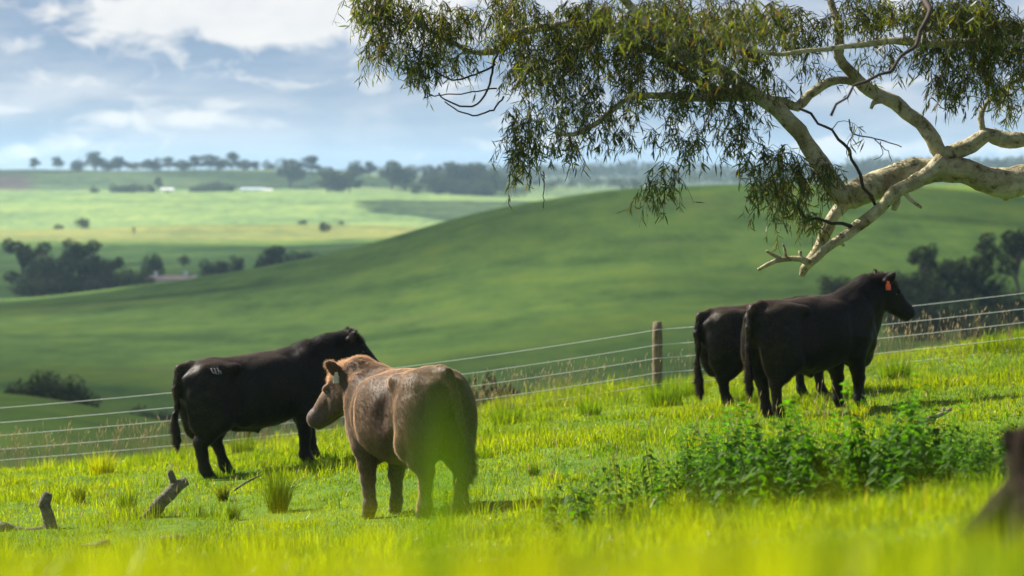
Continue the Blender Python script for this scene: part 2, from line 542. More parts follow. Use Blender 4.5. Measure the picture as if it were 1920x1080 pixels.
# ------------------------------------------------------------------ cattle
class SDF:
    def __init__(self, lo, hi, res):
        self.lo = np.array(lo, float); self.res = res
        self.n = np.ceil((np.array(hi) - self.lo) / res).astype(int) + 1
        self.V = np.full(self.n, 0.6, np.float32)
        self.ax = [self.lo[k] + np.arange(self.n[k]) * res for k in range(3)]
    def box(self, c0, c1, m):
        s = []
        for k in range(3):
            a = int(max(0, math.floor((min(c0[k], c1[k]) - m - self.lo[k]) / self.res)))
            b = int(min(self.n[k], math.ceil((max(c0[k], c1[k]) + m - self.lo[k]) / self.res) + 1))
            s.append(slice(a, max(b, a + 1)))
        return tuple(s)
    def pts(self, s):
        return np.meshgrid(self.ax[0][s[0]], self.ax[1][s[1]], self.ax[2][s[2]], indexing='ij')
    def union(self, s, d, k):
        a = self.V[s]
        h = np.clip(0.5 + 0.5 * (a - d) / k, 0, 1)
        self.V[s] = (a * (1 - h) + d * h - k * h * (1 - h)).astype(np.float32)
    def ell(self, c, r, k=0.05, fr=None, cut=False):
        o, M = fr if fr is not None else (np.zeros(3), np.eye(3))
        c = np.array(c, float); r = np.array(r, float)
        cw = o + M @ c
        ext = np.abs(M) @ r
        s = self.box(cw - ext, cw + ext, k + 0.04)
        X, Y, Z = self.pts(s)
        X = X - cw[0]; Y = Y - cw[1]; Z = Z - cw[2]
        q = [(M[0, a] * X + M[1, a] * Y + M[2, a] * Z) for a in range(3)]
        k0 = np.sqrt((q[0] / r[0]) ** 2 + (q[1] / r[1]) ** 2 + (q[2] / r[2]) ** 2) + 1e-6
        k1 = np.sqrt((q[0] / r[0] ** 2) ** 2 + (q[1] / r[1] ** 2) ** 2 + (q[2] / r[2] ** 2) ** 2) + 1e-6
        d = k0 * (k0 - 1) / k1
        if cut:
            a = self.V[s]; d = -d
            h = np.clip(0.5 - 0.5 * (a - d) / k, 0, 1)
            self.V[s] = (a * (1 - h) + d * h + k * h * (1 - h)).astype(np.float32)
        else:
            self.union(s, d, k)
    def cone(self, a, b, ra, rb, k=0.04, fr=None, ys=1.0):
        """round cone; ys squashes the lateral (frame y) direction"""
        o, M = fr if fr is not None else (np.zeros(3), np.eye(3))
        a = np.array(a, float); b = np.array(b, float)
        A = o + M @ a; B = o + M @ b
        s = self.box(A, B, max(ra, rb) + k + 0.04)
        X, Y, Z = self.pts(s)
        X = X - o[0]; Y = Y - o[1]; Z = Z - o[2]
        q = [(M[0, t] * X + M[1, t] * Y + M[2, t] * Z) for t in range(3)]
        d = b - a
        q = [q[0] - a[0], (q[1] - a[1]), q[2] - a[2]]
        L2 = float(d @ d) + 1e-9
        t = np.clip((q[0] * d[0] + q[1] * d[1] + q[2] * d[2]) / L2, 0, 1)
        e0 = q[0] - d[0] * t; e1 = (q[1] - d[1] * t) / ys; e2 = q[2] - d[2] * t
        dist = (np.sqrt(e0 ** 2 + e1 ** 2 + e2 ** 2) - (ra + (rb - ra) * t)) * min(1.0, ys)
        self.union(s, dist, k)
    def chain(self, pts, rs, k=0.04, fr=None, ys=1.0):
        for i in range(len(pts) - 1):
            self.cone(pts[i], pts[i + 1], rs[i], rs[i + 1], k, fr, ys)
    def mesh(self):
        V = self.V; ins = V < 0
        n = np.array(V.shape) - 1
        cs = [(a, b, c) for a in (0, 1) for b in (0, 1) for c in (0, 1)]
        sub = {c: V[c[0]:c[0] + n[0], c[1]:c[1] + n[1], c[2]:c[2] + n[2]] for c in cs}
        si = {c: ins[c[0]:c[0] + n[0], c[1]:c[1] + n[1], c[2]:c[2] + n[2]] for c in cs}
        an = np.zeros(n, bool); al = np.ones(n, bool)
        for c in cs: an |= si[c]; al &= si[c]
        act = np.argwhere(an & ~al)
        I = tuple(act.T)
        acc = np.zeros((len(act), 3)); cnt = np.zeros(len(act))
        for c in cs:
            for ax in range(3):
                if c[ax]: continue
                c2 = list(c); c2[ax] = 1; c2 = tuple(c2)
                v0 = sub[c][I].astype(float); v1 = sub[c2][I].astype(float)
                cr = (v0 < 0) != (v1 < 0)
                t = np.where(cr, v0 / np.where(cr, v0 - v1, 1), 0)
                p = np.tile(np.array(c, float), (len(act), 1)); p[:, ax] += t
                acc += p * cr[:, None]; cnt += cr
        P_ = self.lo + (act + acc / cnt[:, None]) * self.res
        idx = -np.ones(n, int); idx[I] = np.arange(len(act))
        quads = []
        for ax in range(3):
            b, c = (ax + 1) % 3, (ax + 2) % 3
            sh0 = [slice(None)] * 3; sh1 = [slice(None)] * 3
            sh0[ax] = slice(0, -1); sh1[ax] = slice(1, None)
            e = ins[tuple(sh0)] != ins[tuple(sh1)]
            ed = np.argwhere(e)
            ed = ed[(ed[:, b] > 0) & (ed[:, c] > 0) & (ed[:, b] < n[b]) & (ed[:, c] < n[c])]
            s0 = ins[tuple(ed.T)]
            def cell(db, dc):
                q = ed.copy(); q[:, b] -= db; q[:, c] -= dc
                return idx[tuple(q.T)]
            q = np.stack([cell(1, 1), cell(0, 1), cell(0, 0), cell(1, 0)], -1)
            q = np.where(s0[:, None], q, q[:, ::-1])
            q = q[(q >= 0).all(1)]
            quads.append(q)
        return P_, np.concatenate(quads)


def vnormals(V, Q):
    n = np.cross(V[Q[:, 2]] - V[Q[:, 0]], V[Q[:, 3]] - V[Q[:, 1]])
    N = np.zeros_like(V)
    for k in range(4): np.add.at(N, Q[:, k], n)
    return N / (np.linalg.norm(N, axis=1)[:, None] + 1e-9)


def coat_mat(name, rough, sheen, spec=0.3, sheen_tint=(1, 0.95, 0.9, 1), trans=0.0, tmul=2.5):
    m, n = mat_new(name)
    at = n.new('ShaderNodeVertexColor', layer_name='Col')
    g = n.new('ShaderNodeTexCoord')
    mp = n.new('ShaderNodeMapping'); n.put(mp.inputs[0], g.outputs['Object'])
    mp.inputs['Scale'].default_value = (22, 60, 30)
    a = n.noise(mp.outputs[0], 1.0, 5, 0.75)
    b = n.noise(g.outputs['Object'], 9.0, 4, 0.6)
    k = n.ramp(n.m('ADD', n.m('MULTIPLY', a, 0.8), n.m('MULTIPLY', b, 0.2)), [(0.34, 0.68), (0.5, 1.0), (0.66, 1.4)])
    c = n.mix(1.0, at.outputs[0], k, 'MULTIPLY')
    bn_ = bump(n, n.m('ADD', n.m('MULTIPLY', a, 0.5), b), 0.012, 0.55)
    if trans:      # each hair is shaded with the lie of the coat under it
        na = n.new('ShaderNodeAttribute', attribute_name='nrm')
        vt = n.new('ShaderNodeVectorTransform', vector_type='NORMAL', convert_from='OBJECT', convert_to='WORLD')
        n.put(vt.inputs[0], na.outputs['Vector'])
        vn = n.new('ShaderNodeVectorMath', operation='NORMALIZE'); n.put(vn.inputs[0], vt.outputs[0])
        bn_ = vn.outputs[0]
    p = princ(n, c, rough, spec, bn_,
              **{'Sheen Weight': sheen, 'Sheen Roughness': 0.4, 'Sheen Tint': sheen_tint})
    if trans:      # light passes through the hair tips
        t = n.new('ShaderNodeBsdfTranslucent')
        n.put(t.inputs[0], n.mix(1.0, c, (tmul, tmul * .92, tmul * .85, 1), 'MULTIPLY'))
        mx = n.new('ShaderNodeMixShader'); mx.inputs[0].default_value = trans
        n.put(mx.inputs[1], p); n.put(mx.inputs[2], t.outputs[0]); p = mx.outputs[0]
    out(n, p)
    return m


M_coat_b = coat_mat("black_coat", 0.50, 0.0, 0.13, (0.9, 0.8, 0.7, 1))
M_hair_b = coat_mat("black_hair", 0.48, 0.0, 0.40, trans=0.4, tmul=5.5)
M_hair_t = coat_mat("taupe_hair", 0.45, 0.1, 0.3, trans=0.42, tmul=4.4)
M_coat_t = coat_mat("taupe_coat", 0.60, 0.15, 0.15, (1.0, 0.85, 0.65, 1))


def simple(name, col, rough=0.5, spec=0.5, **kw):
    m, n = mat_new(name)
    g = n.new('ShaderNodeTexCoord')
    k = n.ramp(n.noise(g.outputs['Object'], 14.0, 4), [(0.3, 0.82), (0.7, 1.15)])
    out(n, princ(n, n.mix(1.0, tuple(col) + (1,), k, 'MULTIPLY'), rough, spec, **kw))
    return m


M_eye = simple("eye_wet", (0.012, 0.008, 0.006), 0.08, 0.8)
M_tag_o = simple("orange_plastic", (0.75, 0.13, 0.03), 0.4)
M_tag_w = simple("cream_plastic", (0.72, 0.68, 0.50), 0.4)
M_brand = simple("freeze_brand", (0.22, 0.21, 0.20), 0.8, 0.1)


def uvball(c, r, nu=14, nv=9):
    th = np.linspace(0, math.pi, nv); ph = np.arange(nu) / nu * 2 * math.pi
    Vb = np.array([[r * math.sin(t) * math.cos(p), r * math.sin(t) * math.sin(p), r * math.cos(t)] for t in th for p in ph]) + c
    i = np.arange(nv - 1)[:, None] * nu; j = np.arange(nu)[None, :]; j2 = (j + 1) % nu
    q = np.stack([i + j, i + nu + j, i + nu + j2, i + j2], -1).reshape(-1, 4)
    return Vb, q


def bull(name, label, loc, heading, scale, coat, head_yaw, head_pitch, poll, feet, tail_end=(-0.93, 0.02, 0.46), tagside=None,
         brand=False, seed=0, pitch=0.0, nhair=90000, ear_up=0.0, roll=0.0, neck_drop=0.0, fat=1.0, hscale=1.12):
    """bull facing +X in its own frame; heading = degrees clockwise from away"""
    R = np.random.default_rng(100 + seed)
    S = SDF((-1.15, -0.62, -0.02), (2.0, 0.75, 1.95), 0.0135)
    sgn = (1, -1)
    # trunk
    S.ell((0.08, 0, 0.93), (0.72, 0.36 * fat, 0.40), 0.08)
    S.ell((0.04, 0, 0.80), (0.56, 0.33 * fat, 0.295), 0.08)
    S.ell((-0.54, 0, 1.04), (0.34, 0.26 * fat, 0.30), 0.10)
    S.cone((-0.62, 0, 1.225), (0.45, 0, 1.20), 0.125, 0.15, 0.10, ys=1.35)
    for s in sgn:
        S.ell((-0.58, s * 0.160 * fat, 0.90), (0.275, 0.175 * fat, 0.38), 0.07)
        S.ell((-0.66, s * 0.155 * fat, 0.73), (0.165, 0.145, 0.29), 0.06)
        S.ell((-0.48, s * 0.17, 1.18), (0.25, 0.125, 0.14), 0.07)
        S.ell((-0.29, s * 0.245, 1.245), (0.085, 0.06, 0.055), 0.07)
        S.ell((-0.77, s * 0.105, 1.17), (0.09, 0.07, 0.07), 0.09)
        # ribs, shoulder, forearm muscle
        S.ell((0.20, s * 0.20 * fat, 0.98), (0.38, 0.175, 0.31), 0.08)
        S.ell((0.60, s * 0.175, 1.00), (0.215, 0.140, 0.35), 0.055)
        S.ell((0.74, s * 0.155, 0.86), (0.15, 0.115, 0.20), 0.05)
        S.ell((0.52, s * 0.205, 0.80), (0.165, 0.095, 0.17), 0.05)
    S.ell((0.72, 0, 0.78), (0.25, 0.20, 0.27), 0.08)
    S.ell((0.80, 0, 0.62), (0.17, 0.12, 0.14), 0.07)
    for s in sgn:
        S.ell((-0.225, s * 0.425 * fat, 1.02), (0.115, 0.155, 0.27), 0.08, cut=True)
        S.ell((0.40, s * 0.42 * fat, 0.98), (0.06, 0.085, 0.30), 0.09, cut=True)
    # flank folds
    for s in sgn:
        S.cone((-0.42, s * 0.20, 0.74), (-0.18, s * 0.17, 0.62), 0.08, 0.06, 0.07)
    # belly, sheath, scrotum
    S.cone((-0.24, 0, 0.57), (0.0, 0, 0.52), 0.075, 0.05, 0.07)
    S.cone((-0.01, 0, 0.52), (0.02, 0, 0.455), 0.04, 0.018, 0.05)
    S.ell((-0.50, 0, 0.60), (0.07, 0.075, 0.11), 0.05)
    # neck
    poll = np.array(poll, float)
    nb = np.array((0.66, 0, 1.08))
    mid = (nb + poll) / 2 + np.array((0.02, 0, 0.015 - neck_drop))
    S.chain([nb, mid, poll + (-0.10, 0, -0.10)], [0.285, 0.235, 0.165], 0.09, ys=0.80)
    S.chain([(0.42, 0, 1.20), (0.66, 0, min(1.26, 1.20 + (poll[2] - 1.2) * .25)), mid + (0.0, 0, 0.10), poll + (-0.08, 0, -0.04)], [0.15, 0.15, 0.135, 0.09], 0.09)
    # head frame
    cy, sy, cp, sp = math.cos(head_yaw), math.sin(head_yaw), math.cos(head_pitch), math.sin(head_pitch)
    Xh = np.array((cp * cy, cp * sy, -sp)); Yh = np.array((-sy, cy, 0)); Zh = np.cross(Xh, Yh)
    fr = (poll, np.stack([Xh, Yh, Zh], 1))
    thr = poll + fr[1] @ np.array((0.12, 0, -0.17))
    S.chain([thr, (0.92, poll[1] * .5, 0.98), (0.86, 0, 0.72)], [0.075, 0.13, 0.10], 0.09, ys=0.75)
    hs = hscale
    def hE(c, r_, k, f, cut=False): S.ell(np.array(c) * hs, np.array(r_) * hs, k, f, cut)
    def hC(a_, b_, ra, rb, k, f): S.cone(np.array(a_) * hs, np.array(b_) * hs, ra * hs, rb * hs, k, f)
    hE((0.05, 0, -0.045), (0.155, 0.125, 0.115), 0.05, fr)
    hE((-0.005, 0, 0.035), (0.07, 0.085, 0.05), 0.04, fr)
    hC((0.10, 0, -0.05), (0.40, 0, -0.062), 0.118, 0.070, 0.04, fr)
    hE((0.445, 0, -0.07), (0.072, 0.092, 0.078), 0.04, fr)
    hE((0.435, 0, -0.118), (0.06, 0.052, 0.035), 0.025, fr)
    for s in sgn:
        hC((0.10, s * 0.055, -0.155), (0.39, s * 0.03, -0.125), 0.078, 0.042, 0.04, fr)
        hE((0.12, s * 0.085, -0.12), (0.12, 0.05, 0.10), 0.04, fr)
        hE((0.165, s * 0.104, 0.010), (0.045, 0.022, 0.022), 0.025, fr)
        hE((0.175, s * 0.122, -0.022), (0.021, 0.010, 0.012), 0.012, fr, cut=True)
        hE((0.505, s * 0.043, -0.045), (0.016, 0.012, 0.012), 0.010, fr, cut=True)
    hE((0.475, 0, -0.104), (0.05, 0.075, 0.005), 0.008, fr, cut=True)
    # ears: flattened cups reaching out sideways and back
    for s in sgn:
        e0 = np.array((-0.005, s * 0.115, -0.03))
        ed = np.array((-0.16, s * 0.93, 0.10 + ear_up)); ed /= np.linalg.norm(ed)
        ex = np.array((0.75, 0, -0.66)); ex -= ed * (ex @ ed); ex /= np.linalg.norm(ex)
        ez = np.cross(ed, ex)
        Me = fr[1] @ np.stack([ed, ex, ez], 1)
        oe = poll + fr[1] @ e0
        S.cone((-0.02, 0, 0), (0.06, 0, 0), 0.032, 0.036, 0.03, (oe, Me))
        S.ell((0.115, 0.0, 0), (0.115, 0.060, 0.024), 0.02, (oe, Me))
        S.ell((0.195, -0.008, 0), (0.052, 0.030, 0.015), 0.02, (oe, Me))
        # hollow on the forward side
        S.ell((0.115, 0.0, (0.024 if (ez @ np.array((1, 0, 0))) > 0 else -0.024)), (0.090, 0.040, 0.020), 0.012, (oe, Me), cut=True)
    # legs
    for key, (fx, fz) in feet.items():
        s = 1 if key[1] == 'L' else -1
        if key[0] == 'H':
            pts = [(-0.55, s * 0.165, 0.86), (-0.47 + fx * .3, s * 0.18, 0.665), (-0.58 + fx * .6, s * 0.175, 0.53), (-0.665 + fx * .8, s * 0.165, 0.425),
                   (-0.655 + fx * .9, s * 0.165, 0.30), (-0.635 + fx, s * 0.165, 0.125), (-0.60 + fx, s * 0.165, 0.055)]
            rs = [0.185, 0.160, 0.112, 0.072, 0.054, 0.058, 0.062]
        else:
            pts = [(0.60, s * 0.185, 0.86), (0.545 + fx * .2, s * 0.185, 0.665), (0.56 + fx * .5, s * 0.175, 0.50), (0.575 + fx * .8, s * 0.165, 0.365),
                   (0.565 + fx * .9, s * 0.165, 0.25), (0.565 + fx, s * 0.165, 0.125), (0.60 + fx, s * 0.165, 0.055)]
            rs = [0.150, 0.122, 0.084, 0.066, 0.052, 0.058, 0.062]
        pts = [np.array(p) + (0, 0, fz * (1 - p[2] / 0.86)) for p in pts]
        S.chain(pts, rs, 0.045)
        h = pts[-1]
        S.ell((h[0] + 0.02, h[1], h[2] - 0.035), (0.078, 0.058, 0.04), 0.02)
        if key[0] == 'H':   # hock point
            S.ell((pts[3][0] - 0.045, pts[3][1], pts[3][2] + 0.035), (0.035, 0.03, 0.055), 0.03)
    # tail
    te = np.array(tail_end, float)
    tp = [(-0.72, 0, 1.30), (-0.845, 0, 1.285), (-0.915, te[1] * .2, 1.08), (-0.925, te[1] * .5, 0.86), (te[0], te[1] * .8, 0.68), te]
    S.chain(tp, [0.075, 0.052, 0.040, 0.032, 0.028, 0.022], 0.035)
    S.chain([te + (0, 0, 0.19), te + (0.0, 0, 0.02), te + (0.005, 0, -0.12), te + (0.01, 0, -0.22)], [0.028, 0.046, 0.040, 0.012], 0.03)
    V, Q = S.mesh()
    N = vnormals(V, Q)
    # muscle, folds, coat clumps
    x, y, z = V.T
    d = 0.013 * fbm(x * 4 + seed * 7, y * 4, z * 4, 2) + 0.004 * fbm(x * 14 + seed, y * 14, z * 11, 2)
    neckm = np.clip((x - 0.62) / 0.2, 0, 1) * np.clip((1.15 - x) / 0.15, 0, 1)
    wr = np.sin((x * 0.9 + 0.25 * z + 0.03 * fbm(x * 5, y * 5, z * 5)) * 70)
    d += 0.0028 * neckm * wr * np.clip((1.25 - z) / 0.15, 0, 1) * np.clip((z - 0.75) / 0.1, 0, 1) * np.clip(0.5 + 2 * fbm(x * 5, y * 5, z * 5 + 8, 2), 0, 1)
    tailm = ((x < -0.885) | ((x < te[0] + 0.07) & (z < 0.74) & (np.abs(y - te[1]) < 0.07) & (x < -0.82))).astype(float)
    d += tailm * 0.010 * fbm(x * 40, y * 40, z * 26, 2)
    crest = np.clip((z - 1.28) / 0.05, 0, 1) * np.clip((x - 0.55) / 0.1, 0, 1)
    d += crest * 0.007 * np.abs(fbm(x * 20 + seed, y * 20, z * 20, 2))
    V = V + N * d[:, None]
    N = vnormals(V, Q)
    # coat colour
    x, y, z = V.T
    f1 = fbm(x * 3.0 + 3 + seed, y * 3.0, z * 3.0, 3)[:, None]; f2 = fbm(x * 16, y * 16, z * 16 + seed, 2)[:, None]
    hl = ((V - poll) @ fr[1])            # head coordinates
    onhead = np.clip((hl[:, 0] + 0.02) / 0.08, 0, 1)[:, None]
    muz = np.clip((hl[:, 0] - 0.41) / 0.04, 0, 1)[:, None]
    if coat == 'black':
        C = np.array((0.0105, 0.0078, 0.0064)) * (1 + 0.7 * f1)
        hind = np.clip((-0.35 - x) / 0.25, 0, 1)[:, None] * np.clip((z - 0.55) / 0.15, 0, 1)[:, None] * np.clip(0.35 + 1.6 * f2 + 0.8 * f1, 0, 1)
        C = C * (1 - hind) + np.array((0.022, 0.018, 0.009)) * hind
        top = np.clip((z - 1.22) / 0.12, 0, 1)[:, None] * np.clip((0.5 - x) / 0.2, 0, 1)[:, None]  # light catching the top of the back, painted into the coat as a paler brown
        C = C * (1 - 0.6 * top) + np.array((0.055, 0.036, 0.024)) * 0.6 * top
        C = C * (1 - muz) + np.array((0.014, 0.013, 0.013)) * muz
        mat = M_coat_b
    else:
        C = np.array((0.120, 0.080, 0.052)) * (1 + 0.45 * f1 + 0.12 * f2)
        g_ = np.clip((x - 0.66) / 0.1, 0, 1)[:, None] * np.clip((z - 1.22) / 0.08, 0, 1)[:, None]
        C = C * (1 - 0.4 * g_) + np.array((0.115, 0.068, 0.036)) * 0.4 * g_
        fl = np.clip(1 - np.abs(x + 0.20) / 0.22, 0, 1)[:, None] * np.clip((1.24 - z) / 0.1, 0, 1)[:, None]  # shade of the flank hollow painted into the coat
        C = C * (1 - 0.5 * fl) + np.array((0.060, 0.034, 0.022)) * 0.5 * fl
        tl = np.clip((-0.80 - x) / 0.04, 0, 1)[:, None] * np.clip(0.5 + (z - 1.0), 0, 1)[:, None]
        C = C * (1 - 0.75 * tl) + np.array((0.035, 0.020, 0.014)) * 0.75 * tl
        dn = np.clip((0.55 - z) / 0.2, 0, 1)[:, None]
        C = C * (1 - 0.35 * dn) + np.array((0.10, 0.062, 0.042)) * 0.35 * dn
        fc = onhead * np.clip(-hl[:, 2] / 0.1, 0, 1)[:, None]
        C = C * (1 - 0.5 * fc) + np.array((0.10, 0.065, 0.045)) * 0.5 * fc
        C = C * (1 - muz) + np.array((0.085, 0.062, 0.052)) * muz
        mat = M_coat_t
    C = np.clip(C, 0.002, 1)
    hoof = z < 0.062
    C[hoof] = (0.03, 0.025, 0.02)
    root = empty(name, loc, math.radians(90 - heading))
    tag(root, label, "bull")
    root.rotation_euler = (roll, -pitch, math.radians(90 - heading))
    root.scale = (scale,) * 3
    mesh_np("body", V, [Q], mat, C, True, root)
    # hair lying back over the coat
    nq = len(Q)
    area = np.linalg.norm(np.cross(V[Q[:, 2]] - V[Q[:, 0]], V[Q[:, 3]] - V[Q[:, 1]]), axis=1)
    f = R.choice(nq, nhair, p=area / area.sum())
    w = R.random((nhair, 2))
    A, B, Cc, D = (V[Q[f, k]] for k in range(4))
    p = (A * (1 - w[:, :1]) + B * w[:, :1]) * (1 - w[:, 1:]) + (D * (1 - w[:, :1]) + Cc * w[:, :1]) * w[:, 1:]
    n_ = N[Q[f]].mean(1); n_ /= np.linalg.norm(n_, axis=1)[:, None]
    flow = np.tile((-1.0, 0, -0.7), (nhair, 1)) + R.normal(0, 0.35, (nhair, 3))
    flow += 0.5 * np.stack([fbm(p[:, 0] * 9, p[:, 1] * 9, p[:, 2] * 9 + 3 * k, 2) for k in range(3)], -1)
    flow -= n_ * (flow * n_).sum(1)[:, None]
    flow /= np.linalg.norm(flow, axis=1)[:, None] + 1e-9
    cr = np.clip((p[:, 2] - 1.25) / 0.05, 0, 1) * np.clip((p[:, 0] - 0.5) / 0.1, 0, 1)
    hlh = (p - poll) @ fr[1]
    fore = np.clip((hlh[:, 2] - 0.0) / 0.03, 0, 1) * (hlh[:, 0] > -0.1) * (hlh[:, 0] < 0.17) * (np.abs(hlh[:, 1]) < 0.12)
    ts = ((p[:, 0] < -0.80) & (p[:, 2] < 0.72) & (np.abs(p[:, 1] - te[1]) < 0.09)).astype(float)
    facem = (hlh[:, 0] > 0.15)
    lift = 0.22 + 0.25 * cr + 0.3 * fore + R.random(nhair) * 0.25
    dirn = flow * (1 - 0.4 * cr[:, None]) + n_ * lift[:, None]
    dirn /= np.linalg.norm(dirn, axis=1)[:, None]
    L = (0.018 + 0.018 * R.random(nhair)) * (1.15 if coat != 'black' else 1.0) * (1 + 0.1 * cr + 0.5 * fore + 1.2 * ts) * np.where(facem, 0.5, 1) * np.where(p[:, 2] < 0.06, 0.2, 1)
    side = np.cross(dirn, n_); side /= np.linalg.norm(side, axis=1)[:, None] + 1e-9
    wd = 0.0019
    tipv = p + dirn * L[:, None] - np.array((0, 0, 1)) * (L * 0.15)[:, None]
    Vh = np.stack([p + side * wd - n_ * .002, p - side * wd - n_ * .002, tipv], 1).reshape(-1, 3)
    Ch = np.repeat(C[Q[f, 0]] * R.uniform(0.82, 1.2, (nhair, 1)), 3, axis=0)
    ho = mesh_np("coat_hair", Vh, [np.arange(nhair * 3).reshape(-1, 3)], M_hair_b if coat == "black" else M_hair_t, Ch, True, root)
    at_ = ho.data.attributes.new('nrm', 'FLOAT_VECTOR', 'POINT')
    hn_ = n_ + 0.35 * flow * 0 + R.normal(0, 0.10, (nhair, 3))
    at_.data.foreach_set('vector', np.repeat(hn_, 3, axis=0).astype(np.float32).ravel())
    # eyes
    for s in sgn:
        Vb, q = uvball(poll + fr[1] @ (np.array((0.175, s * 0.101, -0.022)) * hs), 0.022)
        mesh_np("eye", Vb, [q], M_eye, None, True, root)
    if tagside:
        s, tm = tagside
        e0 = np.array((-0.005, s * 0.115, -0.03)); ed = np.array((-0.16, s * 0.93, 0.10 + ear_up)); ed /= np.linalg.norm(ed)
        c = poll + fr[1] @ (e0 + ed * 0.115) + np.array((-0.012 * 0, 0, -0.025))
        # tag faces backwards with the ear
        nx = -np.array((cy, sy, 0.0)) + 0.8 * s * np.array((-sy, cy, 0.0)); nx /= np.linalg.norm(nx); c = c + nx * 0.036
        rt = np.cross(nx, (0, 0, 1.0))
        pr = [(-.014, 0), (.014, 0), (.02, -.03), (.033, -.045), (.033, -.105), (-.033, -.105), (-.033, -.045), (-.02, -.03)]
        fv = [c + rt * a + np.array((0, 0, b)) + nx * 0.002 for a, b in pr]
        bv = [v - nx * 0.004 for v in fv]
        Vv = np.array(fv + bv); k = len(pr)
        sides_ = np.array([[i_, (i_ + 1) % k, k + (i_ + 1) % k, k + i_] for i_ in range(k)])
        mesh_np("ear_tag", Vv, [sides_, np.arange(k)[None, ::-1], (np.arange(k) + k)[None, :]], tm, None, False, root)
    if brand:   # pale freeze brand laid on the hip, on the side that shows
        g = Geo()
        strokes = [[(-.035, .03), (-.03, -.012), (.005, -.01)], [(-.005, .028), (.0, -.03)], [(.022, .028), (.03, .0), (.022, -.03)], [(.018, 0), (.045, -.004), (.05, -.03)]]
        sd = -1
        m_ = (N[:, 1] * sd > 0.25)
        Vs, Ns_ = V[m_], N[m_]
        for st in strokes:
            pts = []
            for a, b in st:
                t_ = np.array((-0.52 + a * 1.15, 1.235 + b * 1.15))
                ii = np.argmin((Vs[:, 0] - t_[0]) ** 2 + (Vs[:, 2] - t_[1]) ** 2)
                pts.append(np.array((t_[0], Vs[ii, 1], t_[1])) + Ns_[ii] * 0.010)
            pp, rr = catmull(pts, [0.008] * len(pts), 0.01)
            tube(g, pp, rr, 6)
        g.build("hip_brand", M_brand, root)
    return root


def place_bull(px, y, hd, sc_, **kw):
    """stands the bull so that its own origin is at picture column px, depth y, and its feet follow the slope"""
    c = gx(px, y)
    h = math.radians(hd)
    f = np.array((math.sin(h), math.cos(h))) * sc_
    zf = float(H(c[0] + f[0] * .6, c[1] + f[1] * .6)); zr = float(H(c[0] - f[0] * .62, c[1] - f[1] * .62))
    pt = math.atan2(zf - zr, 1.22 * sc_)
    h_ = math.radians(90 - hd); z0 = (zf + zr) / 2 - 0.015
    ft = {}
    for k, (fx, fz) in kw.pop('feet').items():      # each hoof finds its own ground
        lx = (-0.60 if k[0] == 'H' else 0.60) + fx; ly = 0.165 if k[1] == 'L' else -0.165
        wx = c[0] + sc_ * (math.cos(h_) * lx - math.sin(h_) * ly); wy = c[1] + sc_ * (math.sin(h_) * lx + math.cos(h_) * ly)
        ft[k] = (fx, (float(H(wx, wy)) - z0) / sc_ - lx * math.sin(pt))
    kw['feet'] = ft
    return bull(loc=(c[0], c[1], (zf + zr) / 2 - 0.015), heading=hd, scale=sc_, pitch=pt, **kw)


if 'nobull' not in TEST:
    place_bull(486, 33.2, 65, 1.02, name="black_bull", label="black bull standing broadside behind the brown bull, pale brand on its hip", coat='black',
               head_yaw=math.radians(-14), head_pitch=math.radians(45), poll=(1.23, -0.04, 1.40),
               feet={'HL': (0.27, 0), 'HR': (-0.08, 0), 'FL': (0.16, 0), 'FR': (-0.06, 0)}, seed=1, neck_drop=0.05, brand=True, tail_end=(-0.98, -0.06, 0.60), ear_up=0.35)
    place_bull(772, 25.9, -28, 1.0, name="brown_bull", label="taupe brown bull seen from behind, head turned left, cream ear tag", coat='taupe',
               head_yaw=math.radians(36), head_pitch=math.radians(42), poll=(1.02, 0.13, 1.36),
               feet={'HL': (0.02, 0), 'HR': (-0.05, 0), 'FL': (-0.02, 0), 'FR': (0.10, 0)}, seed=2, hscale=1.20, tagside=(1, M_tag_w), nhair=110000,
               tail_end=(-0.93, -0.14, 0.52), fat=1.10, ear_up=0.5)
    place_bull(1522, 33.6, 53, 1.03, name="black_bull", label="large black bull with an orange ear tag, head raised, at the right", coat='black',
               head_yaw=math.radians(-22), head_pitch=math.radians(42), poll=(1.14, -0.05, 1.47),
               feet={'HL': (0.10, 0), 'HR': (-0.02, 0), 'FL': (0.02, 0), 'FR': (0.05, 0)}, seed=3, tagside=(-1, M_tag_o),
               tail_end=(-0.93, 0.0, 0.50), ear_up=0.55)
    place_bull(1440, 36.6, 70, 0.97, name="black_bull", label="black bull half hidden behind the large tagged bull, only its rump clear", coat='black',
               head_yaw=math.radians(70), head_pitch=math.radians(55), poll=(0.95, 0.26, 1.00),
               feet={'HL': (0.14, 0), 'HR': (-0.02, 0), 'FL': (0.02, 0), 'FR': (0.16, 0)}, seed=4, tail_end=(-0.96, -0.02, 0.42))

# ------------------------------------------------------------------ gum tree
M_twig = simple("twig_bark", (0.045, 0.032, 0.024), 0.75, 0.2)


